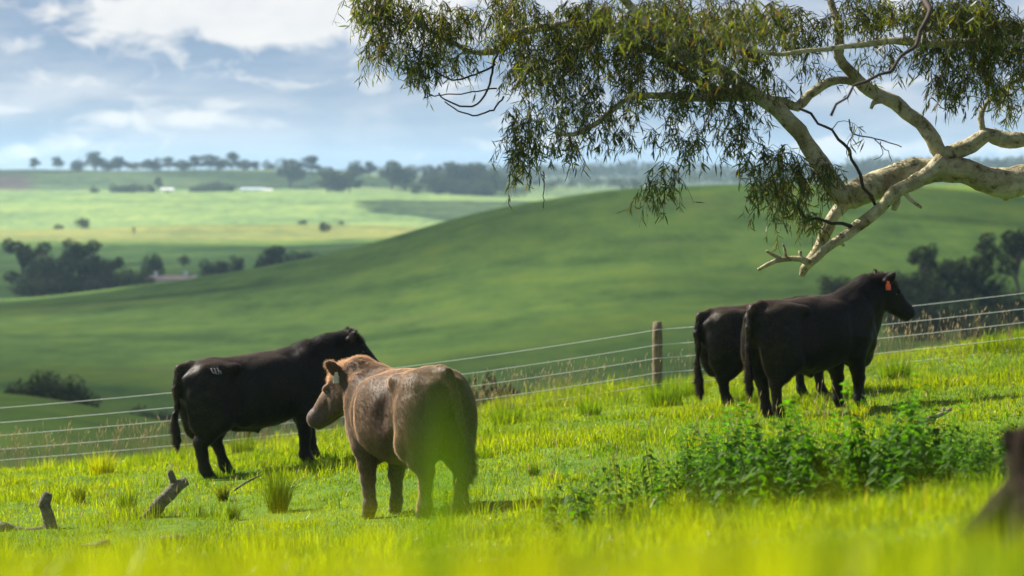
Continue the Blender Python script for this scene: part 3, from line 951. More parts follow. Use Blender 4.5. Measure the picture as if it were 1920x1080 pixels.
def bark_mat():
    m, n = mat_new("gum_bark")
    g = n.new('ShaderNodeNewGeometry')
    a = n.noise(g.outputs['Position'], 3.5, 5, 0.6, 0.6)
    b = n.noise(g.outputs['Position'], 14.0, 5, 0.7, 0.4)
    c = n.ramp(a, [(0.30, (0.20, 0.15, 0.09)), (0.42, (0.30, 0.27, 0.15)), (0.55, (0.44, 0.41, 0.27)), (0.75, (0.52, 0.48, 0.36))])
    k = n.ramp(b, [(0.34, (0.25, 0.18, 0.11)), (0.44, (0.80, 0.76, 0.70)), (0.7, (1.15, 1.12, 1.08))])
    out(n, princ(n, n.mix(1.0, c, k, 'MULTIPLY'), 0.7, 0.25, bump(n, n.m('ADD', a, n.m('MULTIPLY', b, 0.8)), 0.05, 1.0)))
    return m


M_bark = bark_mat()


def leaf_batch(R, base, dirv, length, width, colors):
    """lanceolate curved leaves as 6-vertex blades"""
    n = len(base)
    up = np.cross(dirv, R.normal(0, 1, (n, 3)))
    up /= np.linalg.norm(up, axis=1)[:, None] + 1e-9
    side = np.cross(dirv, up)
    cv = (R.random((n, 1)) - 0.5) * 0.5
    L = length[:, None]; w = width[:, None]
    m1 = base + dirv * L * 0.32 + side * cv * L * 0.20
    m2 = base + dirv * L * 0.66 + side * cv * L * 0.24
    tip = base + dirv * L + side * 0.0
    V = np.stack([base, m1 + side * w * .5, m1 - side * w * .5, m2 + side * w * .42, m2 - side * w * .42, tip], 1).reshape(-1, 3)
    k = np.arange(n)[:, None] * 6
    tris = np.concatenate([k + [0, 2, 1], k + [3, 4, 5]])
    quads = k + [1, 2, 4, 3]
    return V, tris, quads, np.repeat(colors, 6, axis=0)


def gum_tree():
    R = np.random.default_rng(21)
    Rd = 26.0
    def L(*pts):      # (px, py, radius px, depth offset)
        p = [P(a, b, Rd + (d[1] if len(d) > 1 else 0)) for a, b, *d in pts]
        r = [d[0] / FPX * Rd for a, b, *d in pts]
        return p, r
    limbs = [
        L((2640, 500, 62, 1.2), (2420, 400, 46, 0.9), (2200, 330, 34, .6), (2060, 345, 29, .3), (1985, 352, 27, .15), (1930, 335, 27), (1888, 345, 29), (1840, 333, 25), (1800, 318, 24), (1750, 318, 24), (1700, 325, 25),
          (1655, 342, 27), (1612, 356, 26), (1580, 368, 22), (1556, 335, 19), (1528, 292, 17, -.05), (1498, 248, 16, -.1), (1462, 212, 15, -.1), (1428, 185, 14, -.1), (1400, 165, 12, -.2),
          (1350, 128, 11, -.3), (1290, 110, 10, -.4), (1230, 60, 9, -.6), (1180, 10, 8, -.8), (1120, -50, 6, -1)),
        L((1592, 368, 16), (1572, 392, 13), (1554, 425, 12), (1536, 462, 11), (1520, 488, 10), (1508, 505, 8), (1505, 518, 5)),
        L((1768, 296, 15, -.1), (1742, 322, 14, -.15), (1706, 346, 13, -.2), (1676, 360, 13, -.2), (1650, 392, 11, -.2), (1612, 425, 11, -.2), (1575, 450, 9, -.2), (1545, 468, 9, -.2), (1522, 492, 8, -.2), (1500, 487, 6, -.2),
          (1470, 487, 5, -.2), (1445, 494, 4.5, -.2), (1421, 506, 3, -.2)),
        L((2640, 430, 50, 1), (2300, 300, 32, .3), (2060, 270, 22, 0), (1985, 262, 17), (1920, 260, 14), (1882, 262, 14), (1852, 254, 15), (1822, 272, 17), (1790, 284, 16), (1766, 288, 15), (1748, 262, 14), (1725, 232, 14, .05), (1700, 212, 14, .1), (1678, 192, 14, .1),
          (1652, 180, 12, .1), (1618, 160, 12, .1), (1592, 130, 10, .1), (1572, 105, 9, .1), (1572, 60, 8, .2), (1560, 10, 7, .3), (1540, -60, 6, .4)),
        L((1602, 152, 9, .1), (1572, 150, 8, .05), (1545, 158, 9), (1518, 178, 9), (1496, 202, 10), (1470, 192, 8), (1440, 186, 7), (1395, 180, 8), (1350, 182, 8, -.1), (1300, 184, 7, -.2), (1235, 180, 6, -.3), (1180, 185, 5, -.4), (1120, 230, 5, -.4), (1075, 252, 4, -.4), (1040, 250, 3, -.4)),
        L((1400, 168, 11, -.2), (1340, 170, 9, 0), (1250, 110, 9, .1), (1150, 60, 9, .2), (1080, 45, 8, .2), (1000, 55, 8, .2), (955, 72, 9, .2), (930, 95, 7, .2), (890, 98, 5, .2), (850, 82, 4.5, .2), (810, 60, 4, .2), (775, 35, 3.2, .2), (745, 8, 2.5, .2)),
        L((2200, 260, 20, -.6), (2050, 120, 15, -.8), (1920, 82, 9, -1), (1860, 76, 9, -1), (1760, 82, 8, -1), (1680, 78, 7, -1), (1600, 85, 5, -1), (1520, 95, 4, -1), (1440, 100, 4, -1), (1340, 60, 3, -1)),
        L((2200, 100, 20, -2), (1900, -30, 9, -2.4), (1750, -10, 6, -3.2), (1742, 22, 4, -3.6), (1722, 60, 3.4, -3.7), (1718, 88, 3, -3.8), (1690, 104, 3.0, -3.9), (1672, 134, 2.6, -4), (1648, 140, 2.4, -4), (1622, 152, 2.2, -4), (1600, 160, 2, -4), (1588, 184, 2, -4), (1566, 196, 1.8, -4), (1556, 218, 2.2, -4)),
        L((2300, 60, 22, 1), (2000, -60, 18, .6), (1700, -110, 14, .4), (1450, -120, 12, .2), (1200, -130, 10, 0), (1000, -90, 8, 0), (850, -50, 6, 0), (720, -10, 4, 0)),
        L((2500, -420, 30, 1.2), (2000, -470, 24, 1.6), (1500, -430, 20, .6), (1000, -400, 16, -.4), (600, -360, 12, -1.2), (250, -330, 8, -1.4), (-80, -290, 4, -1.5)),  # unseen limb added to carry the foliage that shades the nettles
        L((2100, -20, 16, -2), (1800, -120, 14, -3), (1500, -120, 12, -4), (1300, -80, 9, -5), (1150, -30, 6, -5)),
        L((1846, 250, 6, 0), (1840, 222, 6, 0), (1848, 196, 4, .1), (1872, 172, 4, .1), (1905, 150, 4, .1), (1950, 140, 4, .1)),
        L((1640, 383, 3, -.2), (1634, 366, 3, -.25), (1618, 350, 2.8, -.25), (1614, 325, 3, -.3), (1598, 300, 2.6, -.3), (1592, 280, 2.8, -.3), (1572, 262, 2.6, -.3), (1560, 243, 2.4, -.3), (1532, 232, 2.2, -.3), (1520, 214, 2.4, -.3), (1500, 205, 2.4, -.2)),
        L((1602, 428, 4, -.2), (1582, 418, 3.4, -.3), (1560, 419, 3.2, -.3), (1535, 411, 3, -.3), (1510, 408, 2.6, -.3), (1498, 392, 2.4, -.3), (1495, 375, 2, -.3)),
    ]
    stubs = [L((1885, 340, 14), (1886, 362, 10), (1884, 376, 5)), L((1668, 350, 12), (1680, 375, 9), (1676, 395, 5)), L((1690, 352, 5, -.2), (1705, 372, 4, -.22), (1728, 390, 2.5, -.25)),
             L((1470, 487, 3, -.2), (1450, 478, 3.5, -.2), (1436, 470, 2.5, -.2)), L((1474, 484, 2.5, -.2), (1472, 470, 2.5, -.2), (1468, 456, 1.5, -.2)), L((1502, 488, 3, -.2), (1500, 470, 3, -.2)),
             L((1572, 452, 4, -.2), (1583, 461, 2.5, -.2)), L((1662, 186, 7, .1), (1640, 192, 5, 0), (1633, 204, 3, 0)), L((1660, 192, 4, 0), (1640, 180, 3, 0), (1625, 172, 2, 0))]
    tr = gx(2700, Rd + 1.3)
    root = empty("gum_tree", tuple(tr))
    tag(root, "spreading gum tree with pale bark reaching over the paddock from the right", "tree")
    off = -tr
    # trunk
    g = Geo()
    tp, trr = catmull([tr + (0.15, 0, -0.3), tr + (0.05, 0.0, 0.6), tr + (-0.15, -0.1, 1.8), tr + (0.1, -0.1, 3.0), tr + (0.5, 0.1, 4.6), tr + (0.4, -0.1, 6.2), tr + (-0.2, -0.2, 7.6)], [0.62, 0.50, 0.44, 0.40, 0.33, 0.24, 0.10], 0.15)
    tube(g, tp + off, trr, 18, 0.16, 2.5)
    g.build("trunk", M_bark, root)
    nodes = []
    dark = (7, 12, 13)
    for li_, (p, r) in enumerate(limbs):
        if p[0][0] > 6.5:    # join to the trunk
            zt = p[0][2] - 0.4
            p = [np.array((tr[0], tr[1], zt))] + p; r = [r[0] * 1.15] + r
        pp, rr = catmull(p, r, 0.07)
        k_ = np.linspace(0, 1, len(pp))[:, None]
        pp = pp + 0.018 * np.stack([fbm(pp[:, 0] * 5 + 31 * q, pp[:, 2] * 5, pp[:, 1], 2) for q in range(3)], -1)
        g = Geo(); tube(g, pp + off, rr * (1 + 0.10 * fbm(pp[:, 0] * 6, pp[:, 2] * 6, 0, 2)), 14, 0.20, 9.0)
        g.build("limb", M_twig if li_ in dark else M_bark, root)
        for q, w in zip(pp[::3], rr[::3]): nodes.append((q, w))
    for (p, r) in stubs:
        g = Geo()
        pp, rr = catmull(p, r, 0.02)
        tube(g, pp + off, rr, 8, 0.25, 25.0)
        g.build("branch_stub", M_bark, root)
    # foliage masses: px, py, rx, ry, depth offset, depth spread, sprigs
    masses = [(725, 30, 65, 45, .2, .35, 44), (715, 95, 35, 38, .2, .3, 14), (820, 40, 70, 50, .2, .4, 44), (765, 120, 40, 45, .2, .3, 18), (840, 105, 55, 40, .2, .4, 22), (690, 5, 40, 25, .2, .3, 14),
              (950, 40, 80, 60, .1, .5, 60), (1010, 130, 65, 60, -.1, .5, 46), (985, 225, 42, 55, -.3, .4, 24), (1080, 80, 95, 90, 0, .6, 105), (1090, 200, 75, 60, -.3, .5, 38), (965, 300, 36, 40, -.3, .3, 15), (1050, 275, 50, 28, -.3, .4, 13),
              (1190, 60, 100, 80, 0, .7, 100), (1200, 170, 90, 60, -.3, .6, 42), (1150, 245, 60, 30, -.4, .4, 9), (1290, 60, 90, 80, 0, .8, 90), (1310, 170, 90, 60, -.3, .6, 42), (1290, 255, 70, 45, -.4, .5, 20), (1230, 365, 34, 25, -.5, .3, 8), (1262, 330, 30, 25, -.5, .3, 5),
              (1400, 60, 90, 70, 0, .8, 75), (1400, 150, 70, 50, -.4, .6, 28), (1385, 250, 70, 45, -.5, .5, 20), (1460, 300, 60, 40, -.5, .4, 20), (1500, 350, 60, 45, -.3, .4, 26), (1440, 360, 45, 45, -.4, .4, 14), (1510, 410, 45, 25, -.3, .3, 9), (1545, 330, 35, 30, -.3, .3, 10), (1455, 410, 22, 18, -.4, .2, 3),
              (1500, 50, 70, 60, 0, .7, 30), (1540, 140, 40, 25, -.2, .4, 6), (1610, 30, 80, 40, -.3, .7, 38), (1700, 35, 70, 40, -.6, .8, 40), (1660, 110, 50, 25, -.8, .5, 8), (1760, 85, 60, 50, -.8, .5, 34), (1775, 165, 40, 38, -.8, .4, 15),
              (1840, 60, 75, 65, -.8, .7, 85), (1860, 145, 60, 40, -.6, .5, 30), (1895, 185, 35, 28, 0, .4, 12), (1930, 80, 60, 80, -.5, .8, 50), (1800, 20, 90, 40, -1, .8, 45), (1598, 245, 12, 10, -.3, .1, 1),
              (1300, 40, 120, 55, -5, .8, 20), (1420, 30, 80, 40, -5, .6, 12), (1180, 20, 70, 40, -5, .5, 8), (1350, 110, 60, 25, -4.5, .4, 4),
              (1000, -120, 260, 90, 0, 1.2, 90), (1400, -150, 260, 110, 0, 1.4, 110), (1800, -130, 260, 100, -.5, 1.4, 90), (2150, 0, 180, 160, 0, 1.5, 90), (2300, -200, 350, 200, .5, 2, 120), (2650, -350, 350, 250, 1, 2.5, 120), (1700, -330, 400, 120, 1, 2, 90),
              (40, -330, 260, 110, -1.5, 1.0, 110), (400, -330, 300, 130, -1.2, 1.2, 150), (750, -330, 260, 120, -.8, 1.2, 90), (250, -500, 380, 120, -1.4, 1.2, 110)]  # unseen extra foliage above the view, added to throw shade on the nettles
    sp = []
    for (px, py, rx, ry, dd, ds, n) in masses:
        for _ in range(int(n * 1.22)):
            v = R.normal(0, 1, 3); v /= np.linalg.norm(v); v *= R.random() ** 0.45
            sp.append(P(px + v[0] * rx, py - 14 + v[1] * ry, Rd + dd + v[2] * ds * 1.3))
    sp = np.array(sp)
    NP = np.array([q for q, w in nodes]); NR = np.array([w for q, w in nodes])
    d0 = np.min(np.linalg.norm(sp[:, None, :] - NP[None], axis=2), axis=1)
    sp = sp[np.argsort(d0)]
    tw = Geo()
    Bv, Dv, Lv, Wv, Cv = [], [], [], [], []
    pal = np.array([(0.042, 0.060, 0.020), (0.055, 0.075, 0.022), (0.030, 0.045, 0.018), (0.070, 0.090, 0.020), (0.080, 0.055, 0.025), (0.16, 0.14, 0.02), (0.06, 0.07, 0.035)])
    pw = np.array([.24, .22, .14, .20, .09, .06, .05])
    for s in sp:
        vec = NP - s
        dist = np.linalg.norm(vec * (1, 1, 1.0), axis=1) + np.where(NP[:, 2] < s[2] - 0.15, 0.15, 0)
        j = np.argmin(dist)
        a = NP[j]; dl = np.linalg.norm(s - a)
        if dl > 1.6: pass
        nseg = max(3, int(dl / 0.09))
        t = np.linspace(0, 1, nseg + 1)[:, None]
        arch = np.array((0, 0, 0.18 * dl)) * (4 * t * (1 - t))
        wob = 0.10 * dl * np.sin(t * math.pi) * R.normal(0, 0.5, 3)
        c = a * (1 - t) + s * t + arch + wob + R.normal(0, 0.008, (nseg + 1, 3)) * np.sin(t * math.pi)
        r0 = min(NR[j] * 0.75, 0.0035 + 0.009 * dl)
        rr = r0 * (1 - t[:, 0]) + 0.0022 * t[:, 0]
        tube(tw, c + off, rr, 5)
        NP = np.vstack([NP, c[1:]]); NR = np.concatenate([NR, rr[1:]])
        # drooping sprigs at the end
        for _ in range(R.integers(1, 4)):
            ln = R.uniform(0.14, 0.36)
            h = R.normal(0, 1, 3); h[2] = R.uniform(-0.6, 0.4); h /= np.linalg.norm(h)
            k = 6; tt = np.linspace(0, 1, k + 1)[:, None]
            q = s + h * ln * 0.55 * tt + np.array((0, 0, -1.0)) * ln * 0.75 * tt ** 1.8
            tube(tw, q + off, np.linspace(0.0024, 0.0012, k + 1), 4, cap=False)
            nl = R.integers(8, 15)
            u = R.random(nl) ** 0.8 * k
            i0 = np.minimum(u.astype(int), k - 1); f = (u - i0)[:, None]
            b = q[i0] * (1 - f) + q[i0 + 1] * f
            dv = R.normal(0, 0.55, (nl, 3)) + (0, 0, -0.85); dv /= np.linalg.norm(dv, axis=1)[:, None]
            Bv.append(b); Dv.append(dv)
            Lv.append(R.uniform(0.060, 0.130, nl)); Wv.append(R.uniform(0.008, 0.0145, nl))
            cc = pal[R.choice(len(pal), nl, p=pw)] * R.uniform(0.75, 1.3, (nl, 1))
            Cv.append(cc)
    # bare hanging twigs at the left and below
    for (pts, r) in [([(945, 75), (925, 120), (918, 160), (905, 185), (880, 200), (840, 190), (822, 175)], 2.5), ([(930, 165), (900, 170), (870, 175), (830, 178), (800, 180)], 1.6), ([(930, 120), (890, 140), (850, 150), (815, 132), (800, 118)], 2.2),
                     ([(945, 180), (925, 205), (895, 216), (860, 208), (835, 190)], 2.0), ([(1018, 320), (1020, 350), (1018, 392)], 1.2), ([(1075, 280), (1068, 310), (1060, 340)], 1.0),
                     ([(1592, 225), (1600, 250), (1650, 262), (1690, 275)], 1.6), ([(1600, 250), (1590, 270), (1588, 290)], 1.2), ([(1640, 262), (1665, 285), (1672, 305)], 1.0), ([(1650, 265), (1655, 290), (1640, 300)], .9)]:
        pp, rr = catmull([P(a, b, Rd) for a, b in pts], [r / FPX * Rd * (1 - .5 * i / len(pts)) for i in range(len(pts))], 0.04)
        pp = pp + R.normal(0, 0.004, pp.shape)
        tube(tw, pp + off, rr, 5)
    tw.build("twigs", M_twig, root)
    B_ = np.concatenate(Bv); C_ = np.concatenate(Cv)
    Vl, tri, qd, cl = leaf_batch(R, B_, np.concatenate(Dv), np.concatenate(Lv), np.concatenate(Wv), C_)
    mesh_np("crown", Vl + off, [tri, qd], M_gum, cl, True, root)
    print("gum leaves", len(B_), "sprigs", len(sp))


if 'notree' not in TEST:
    gum_tree()

# ------------------------------------------------------------------ fence
M_wire, _n = mat_new("fence_wire")
out(_n, princ(_n, (0.78, 0.78, 0.76, 1), 0.35, 0.5))


def post_mat():
    m, n = mat_new("weathered_post")
    g = n.new('ShaderNodeTexCoord')
    mp = n.new('ShaderNodeMapping'); n.put(mp.inputs[0], g.outputs['Object']); mp.inputs['Scale'].default_value = (40, 40, 4)
    a = n.noise(mp.outputs[0], 1.0, 5, 0.7)
    b = n.noise(g.outputs['Object'], 9.0, 4)
    c = n.ramp(n.m('ADD', n.m('MULTIPLY', a, 0.6), n.m('MULTIPLY', b, 0.4)), [(0.35, (0.07, 0.05, 0.03)), (0.55, (0.21, 0.16, 0.10)), (0.75, (0.34, 0.28, 0.20))])
    out(n, princ(n, c, 0.85, 0.2, bump(n, a, 0.02, 0.8)))
    return m


M_post = post_mat()
fence_px = [(-3300, 47), (-1300, 46.5), (-430, 45.5), (462, 43.5), (1233, 42.8), (2120, 41.5), (3100, 40), (4400, 39)]
fpts = [gx(a, b) for a, b in fence_px]
froot = empty("wire_fence", tuple(fpts[4]))
tag(froot, "five-strand white wire fence with round wooden posts along the brow", "fence")
fo = -fpts[4]
heights = [0.95, 0.72, 0.52, 0.30, 0.13]
for i_, p in enumerate(fpts):
    g = Geo()
    hgt = 1.06
    pp = np.array([p + (0, 0, z) for z in np.linspace(-0.3, hgt, 14)]); pp[-1] = p + (0, 0, hgt + 0.006)
    r = np.full(14, 0.078); r[0] = 0.07; r[-2] = 0.076; r[-1] = 0.066
    tube(g, pp + fo, r, 14, 0.06, 9.0)
    g.build("post", M_post, froot)
for hgt in heights:
    g = Geo(); allp = []
    for a, b in zip(fpts[:-1], fpts[1:]):
        t = np.linspace(0, 1, 40)[:, None]
        q = a * (1 - t) + b * t + (0, 0, hgt)
        q[:, 2] -= 0.05 * (4 * t[:, 0] * (1 - t[:, 0]))
        q[:, 1] -= 0.085
        allp.append(q[:-1])
    q = np.concatenate(allp)
    tube(g, q + fo, np.full(len(q), 0.0045), 6)
    g.build("wire", M_wire, froot)

# ------------------------------------------------------------------ fallen wood
def dead_mat(name, a_, b_, c_):
    m, n = mat_new(name)
    g = n.new('ShaderNodeTexCoord')
    w1 = n.noise(g.outputs['Object'], 9.0, 6, 0.7, 1.5)
    w2 = n.noise(g.outputs['Object'], 45.0, 5, 0.7, 0.8)
    c = n.ramp(n.m('ADD', n.m('MULTIPLY', w1, 0.6), n.m('MULTIPLY', w2, 0.4)), [(0.38, a_), (0.50, b_), (0.64, c_)])
    out(n, princ(n, c, 0.9, 0.1, bump(n, n.m('ADD', w1, w2), 0.03, 1.0)))
    return m


M_dead = dead_mat("dead_wood", (0.06, 0.05, 0.035), (0.19, 0.165, 0.125), (0.34, 0.31, 0.25))
M_dead2 = dead_mat("rotting_stump", (0.010, 0.007, 0.005), (0.028, 0.018, 0.013), (0.06, 0.040, 0.028))


def wood(name, label, cat, pieces, mat, y0, noise=0.22, nf=14, part="branch"):
    """pieces: list of lists (px, py, r px, dy); the first piece is the thing's body"""
    c = P(pieces[0][0][0], pieces[0][0][1], y0)
    root = empty(name, tuple(c)); tag(root, label, cat)
    for k, pc in enumerate(pieces):
        p = [P(a, b, y0 + (d[1] if len(d) > 1 else 0)) - c for a, b, *d in pc]
        r = [d[0] / FPX * y0 for a, b, *d in pc]
        pp, rr = catmull(p, r, 0.025)
        g = Geo(); tube(g, pp, rr, 14, noise, nf, seed=k * 3.1 + y0)
        g.build("log" if k == 0 else part, mat, root)
    return root


def ray_y(px, py):
    return gp(px, py)[1]


y1 = ray_y(270, 968)
wood("forked_log", "forked grey dead log leaning up out of the grass near the black bull", "log",
     [[(248, 986, 3, -.1), (275, 966, 7), (300, 944, 12), (318, 926, 13), (330, 914, 12), (342, 906, 10), (351, 902, 8)], [(326, 918, 8), (324, 900, 6.5), (319, 886, 6), (317, 882, 4)], [(300, 950, 10), (290, 972, 6), (276, 986, 4)]], M_dead, y1 - 0.3)
y2 = ray_y(90, 992)
wood("dead_branch", "grey broken branch with an upright stub and a long low arm at the left edge", "dead branch",
     [[(95, 1000, 15), (92, 975, 11), (86, 955, 11), (84, 945, 12), (88, 932, 10), (92, 925, 8)], [(95, 992, 8), (60, 996, 7), (30, 996, 10, .0), (5, 990, 12), (-40, 992, 12)], [(98, 992, 4), (135, 992, 1.5)]], M_dead, y2)
y3 = ray_y(170, 1028)
wood("rotten_log", "short mossy rotten log lying in the grass below the grey stub", "log",
     [[(137, 1033, 4, -.1), (150, 1027, 7), (175, 1025, 8), (195, 1020, 8), (206, 1017, 7)]], M_dead, y3 - .1, 0.35)
y4 = ray_y(315, 1020)
wood("bark_slab", "flat dark piece of bark half sunk in the grass", "bark", [[(285, 1024, 5, -.1), (300, 1015, 9), (325, 1012, 10), (345, 1012, 8), (356, 1016, 4)]], M_dead, y4 - .15, 0.35)
wood("fallen_stick", "thin dark stick with a short upright twig beside the bark piece", "stick", [[(372, 1016, 2.5), (400, 1013, 4), (425, 1011, 5), (445, 1010, 4), (460, 1011, 2)], [(428, 1011, 3), (429, 1000, 2)]], M_dead2, y4 - .1)
y5 = ray_y(1735, 815)
wood("pale_stick", "pale knobbly stick rising out of the nettles on the right", "stick", [[(1712, 815, 4.5), (1722, 800, 5), (1738, 787, 5), (1752, 782, 4.5), (1768, 775, 4), (1784, 766, 3)], [(1726, 797, 3), (1719, 788, 2)], [(1770, 774, 3), (1768, 764, 2)]], simple("pale_stick_wood", (0.30, 0.24, 0.16), 0.8), 23.5, 0.15)
y6 = 9.0
wood("rotten_stump", "dark rotten stump out of focus at the right edge", "stump",
     [[(1975, 1150, 170), (1972, 1060, 145), (1968, 1000, 118), (1960, 950, 90), (1948, 905, 66), (1934, 868, 50), (1926, 838, 42), (1918, 812, 30), (1914, 802, 15)], [(1945, 925, 60), (1905, 945, 46), (1865, 975, 36), (1820, 1020, 34)], [(1900, 838, 20), (1890, 815, 14), (1886, 802, 6)]], M_dead2, y6, 0.25, 8, "root")
wood("fallen_twig", "bleached thin twig lying in grass between the rush tufts", "stick", [[(433, 925, 1.5), (450, 912, 2), (470, 900, 2), (492, 890, 1.3)]], M_dead, ray_y(450, 925))

# ------------------------------------------------------------------ grass
def blades(R, x, y, h, w, col, lean=0.35, z=None, bendf=0.5, ldir=None):
    n = len(x)
    z = H(x, y) - 0.01 if z is None else z
    az = R.random(n) * 2 * math.pi
    fx, fy = np.cos(az), np.sin(az)                       # facing
    la = R.random(n) * 2 * math.pi if ldir is None else ldir
    lx, ly = np.cos(la), np.sin(la)
    le = np.abs(R.normal(0, lean, n))
    b = np.stack([x, y, z], 1)
    side = np.stack([fx, fy, np.zeros(n)], 1) * (w * 0.5)[:, None]
    mid = b + np.stack([lx * le * h * 0.35, ly * le * h * 0.35, h * 0.55], 1)
    tip = b + np.stack([lx * le * h * (0.8 + bendf * le), ly * le * h * (0.8 + bendf * le), h * np.clip(1.0 - 0.25 * le ** 2, 0.5, 1)], 1)
    V = np.stack([b - side, b + side, mid - side * 0.8, mid + side * 0.8, tip], 1).reshape(-1, 3)
    k = np.arange(n)[:, None] * 5
    return V, k + [0, 1, 3, 2], k + [2, 3, 4], np.repeat(col, 5, axis=0)


def grass_cols(R, n, x, y, dry=0.06):
    g = np.array([(0.086, 0.142, 0.010), (0.118, 0.170, 0.010), (0.062, 0.118, 0.010), (0.135, 0.190, 0.012), (0.19, 0.18, 0.075)])
    pn = fbm(x * 0.9, y * 0.55, 7.0, 3)
    a = R.random(n) * 0.8 + 0.1 + pn * 0.8
    idx = np.digitize(a, [0.22, 0.50, 0.62, 0.90])
    idx = np.clip(idx, 0, 3)
    idx = np.array([2, 0, 0, 1, 3])[np.digitize(a, [0.15, 0.35, 0.55, 0.88])]
    idx = np.where(R.random(n) < dry, 4, idx)
    return g[idx] * R.uniform(0.75, 1.3, (n, 1))


def sward():
    R = np.random.default_rng(5)
    Vs, Qs, Ts, Cs, off = [], [], [], [], 0
    def put(x, y, h, w, col, **k):
        nonlocal off
        V, q, t, c = blades(R, x, y, h, w, col, **k)
        Vs.append(V); Qs.append(q + off); Ts.append(t + off); Cs.append(c); off += len(V)
    bands = [(1.6, 4, 900), (4, 8, 1000), (8, 14, 1000), (14, 22, 1150), (22, 30, 1150), (30, 38, 1000), (38, 46, 800), (46, 54, 260)]
    tot = 0
    for a, b, dens in bands:
        def hw(yv): return 0.185 * yv + (1.2 if yv < 14 else 0.8)
        area = (hw(a) + hw(b)) * (b - a)
        nc = int(area * dens / 7)
        cy_ = R.uniform(a, b, nc); cx_ = R.uniform(-1, 1, nc) * (0.185 * cy_ + (1.2 if b <= 14 else 0.8))
        n = nc * 7
        x = np.repeat(cx_, 7) + R.normal(0, 0.035, n); y = np.repeat(cy_, 7) + R.normal(0, 0.035, n)
        pat = fbm(x * 0.8, y * 0.6, 11.0, 3)
        tall = np.clip((pat - 0.18) / 0.35, 0, 1)
        ch = np.repeat(R.uniform(0.6, 1.35, nc), 7)
        h = (0.045 + 0.095 * tall) * ch * R.uniform(0.5, 1.25, n)
        # longer along the brow and the fence
        br = np.clip((y - 37) / 4, 0, 1) + 0.35 * np.clip((y - 30) / 6, 0, 1) * (x > 3)
        h *= 1 + 0.9 * br * np.clip(pat + 0.5, 0.2, 1)
        h *= np.where(y < 8, 1.5, np.where(y < 14, 1.2, 1.0))
        w = R.uniform(0.0045, 0.0085, n) * (1 + 0.15 * tall) * np.where(y > 30, 1.25, 1.0)
        put(x, y, h, w, grass_cols(R, n, x, y, 0.03), lean=0.55)
        tot += n
    # scattered taller tufts of long blades
    nt = 900
    ty = 12 + 33 * R.random(nt) ** 0.7; tx = R.uniform(-1, 1, nt) * (0.185 * ty + .6)
    keep = fbm(tx * 0.6, ty * 0.5, 19.0, 2) > -0.05
    tx, ty = tx[keep], ty[keep]
    n = len(tx) * 22
    x = np.repeat(tx, 22) + R.normal(0, 0.05, n); y = np.repeat(ty, 22) + R.normal(0, 0.05, n)
    hh = np.repeat(R.uniform(0.10, 0.24, len(tx)), 22) * R.uniform(0.6, 1.1, n)
    ct = np.repeat(grass_cols(R, len(tx), tx, ty, 0.0), 22, axis=0) * R.uniform(0.8, 1.25, (n, 1))
    put(x, y, hh, R.uniform(0.005, 0.009, n), ct, lean=0.35, ldir=np.arctan2(y - np.repeat(ty, 22), x - np.repeat(tx, 22)))
    o = mesh_np("grass", np.concatenate(Vs), [np.concatenate(Qs), np.concatenate(Ts)], M_grass, np.concatenate(Cs), False)
    tag(o, "bright yellow-green pasture grass covering the near slope", "grass", kind="stuff")
    print("blades", off // 5)
    # dry seed stalks
    n = 2600
    y = np.concatenate([R.uniform(39, 47, 1800), R.uniform(22, 39, 800)])
    x = R.uniform(-1, 1, n) * (0.185 * y + 0.5)
    k = (fbm(x * 0.5, y * 0.3, 23.0, 2) + R.random(n) * 0.5) > np.where(y > 39, 0.1, 0.35)
    x, y = x[k], y[k]; n = len(x)
    z = H(x, y)
    h = R.uniform(0.25, 0.62, n) * np.where(y > 39, 1.0, 0.6)
    g = Geo()
    col = np.array((0.42, 0.33, 0.18))
    lx = R.normal(0.05, 0.16, n); ly = R.normal(0, 0.1, n)
    V = []
    for i in range(n):
        a = np.array((x[i], y[i], z[i])); t = np.linspace(0, 1, 5)[:, None]
        q = a + np.array((0, 0, h[i])) * t + np.array((lx[i], ly[i], 0)) * h[i] * t ** 2
        tube(g, q, np.array([.0016, .0015, .0013, .0011, .0009]) * 1.3, 3, cap=False, col=col * R.uniform(.7, 1.2))
        m = q[-1]; d = q[-1] - q[-2]; d /= np.linalg.norm(d)
        L_ = R.uniform(0.04, 0.09)
        tube(g, np.array([m - d * .01, m + d * L_ * .4, m + d * L_]), np.array([.0015, .0055, .001]), 4, cap=False, col=col * R.uniform(.8, 1.5))
    o = g.build("dry_grass", M_dry)
    tag(o, "thin straw-coloured seed stalks standing above the grass along the fence", "dry grass", kind="stuff")


# ------------------------------------------------------------------ tussocks
def tussock(name, label, px, py, wpx, hpx, col, group, seed, n=260, spread=1.0, y=None, lean=0.35, wid=0.006, dmin=8.0, cat="grass tuft"):
    R = np.random.default_rng(seed)
    c = gp(px, py, dmin) if y is None else gx(px, y)
    rad = wpx / FPX * c[1] * 0.5; h0 = hpx / FPX * c[1]
    r = rad * np.sqrt(R.random(n)) * 0.55; a = R.random(n) * 2 * math.pi
    x = c[0] + r * np.cos(a); y_ = c[1] + r * np.sin(a)
    h = h0 * R.uniform(0.55, 1.08, n)
    cc = np.array(col) * R.uniform(0.6, 1.4, (n, 1))
    V, q, t, cl = blades(R, x, y_, h, R.uniform(0.7, 1.2, n) * wid, cc, lean=lean * spread, ldir=a + R.normal(0, .5, n))
    o = mesh_np(name, V - c, [q, t], M_grass, cl, False)
    o.location = c
    tag(o, label, cat, group)
    return o


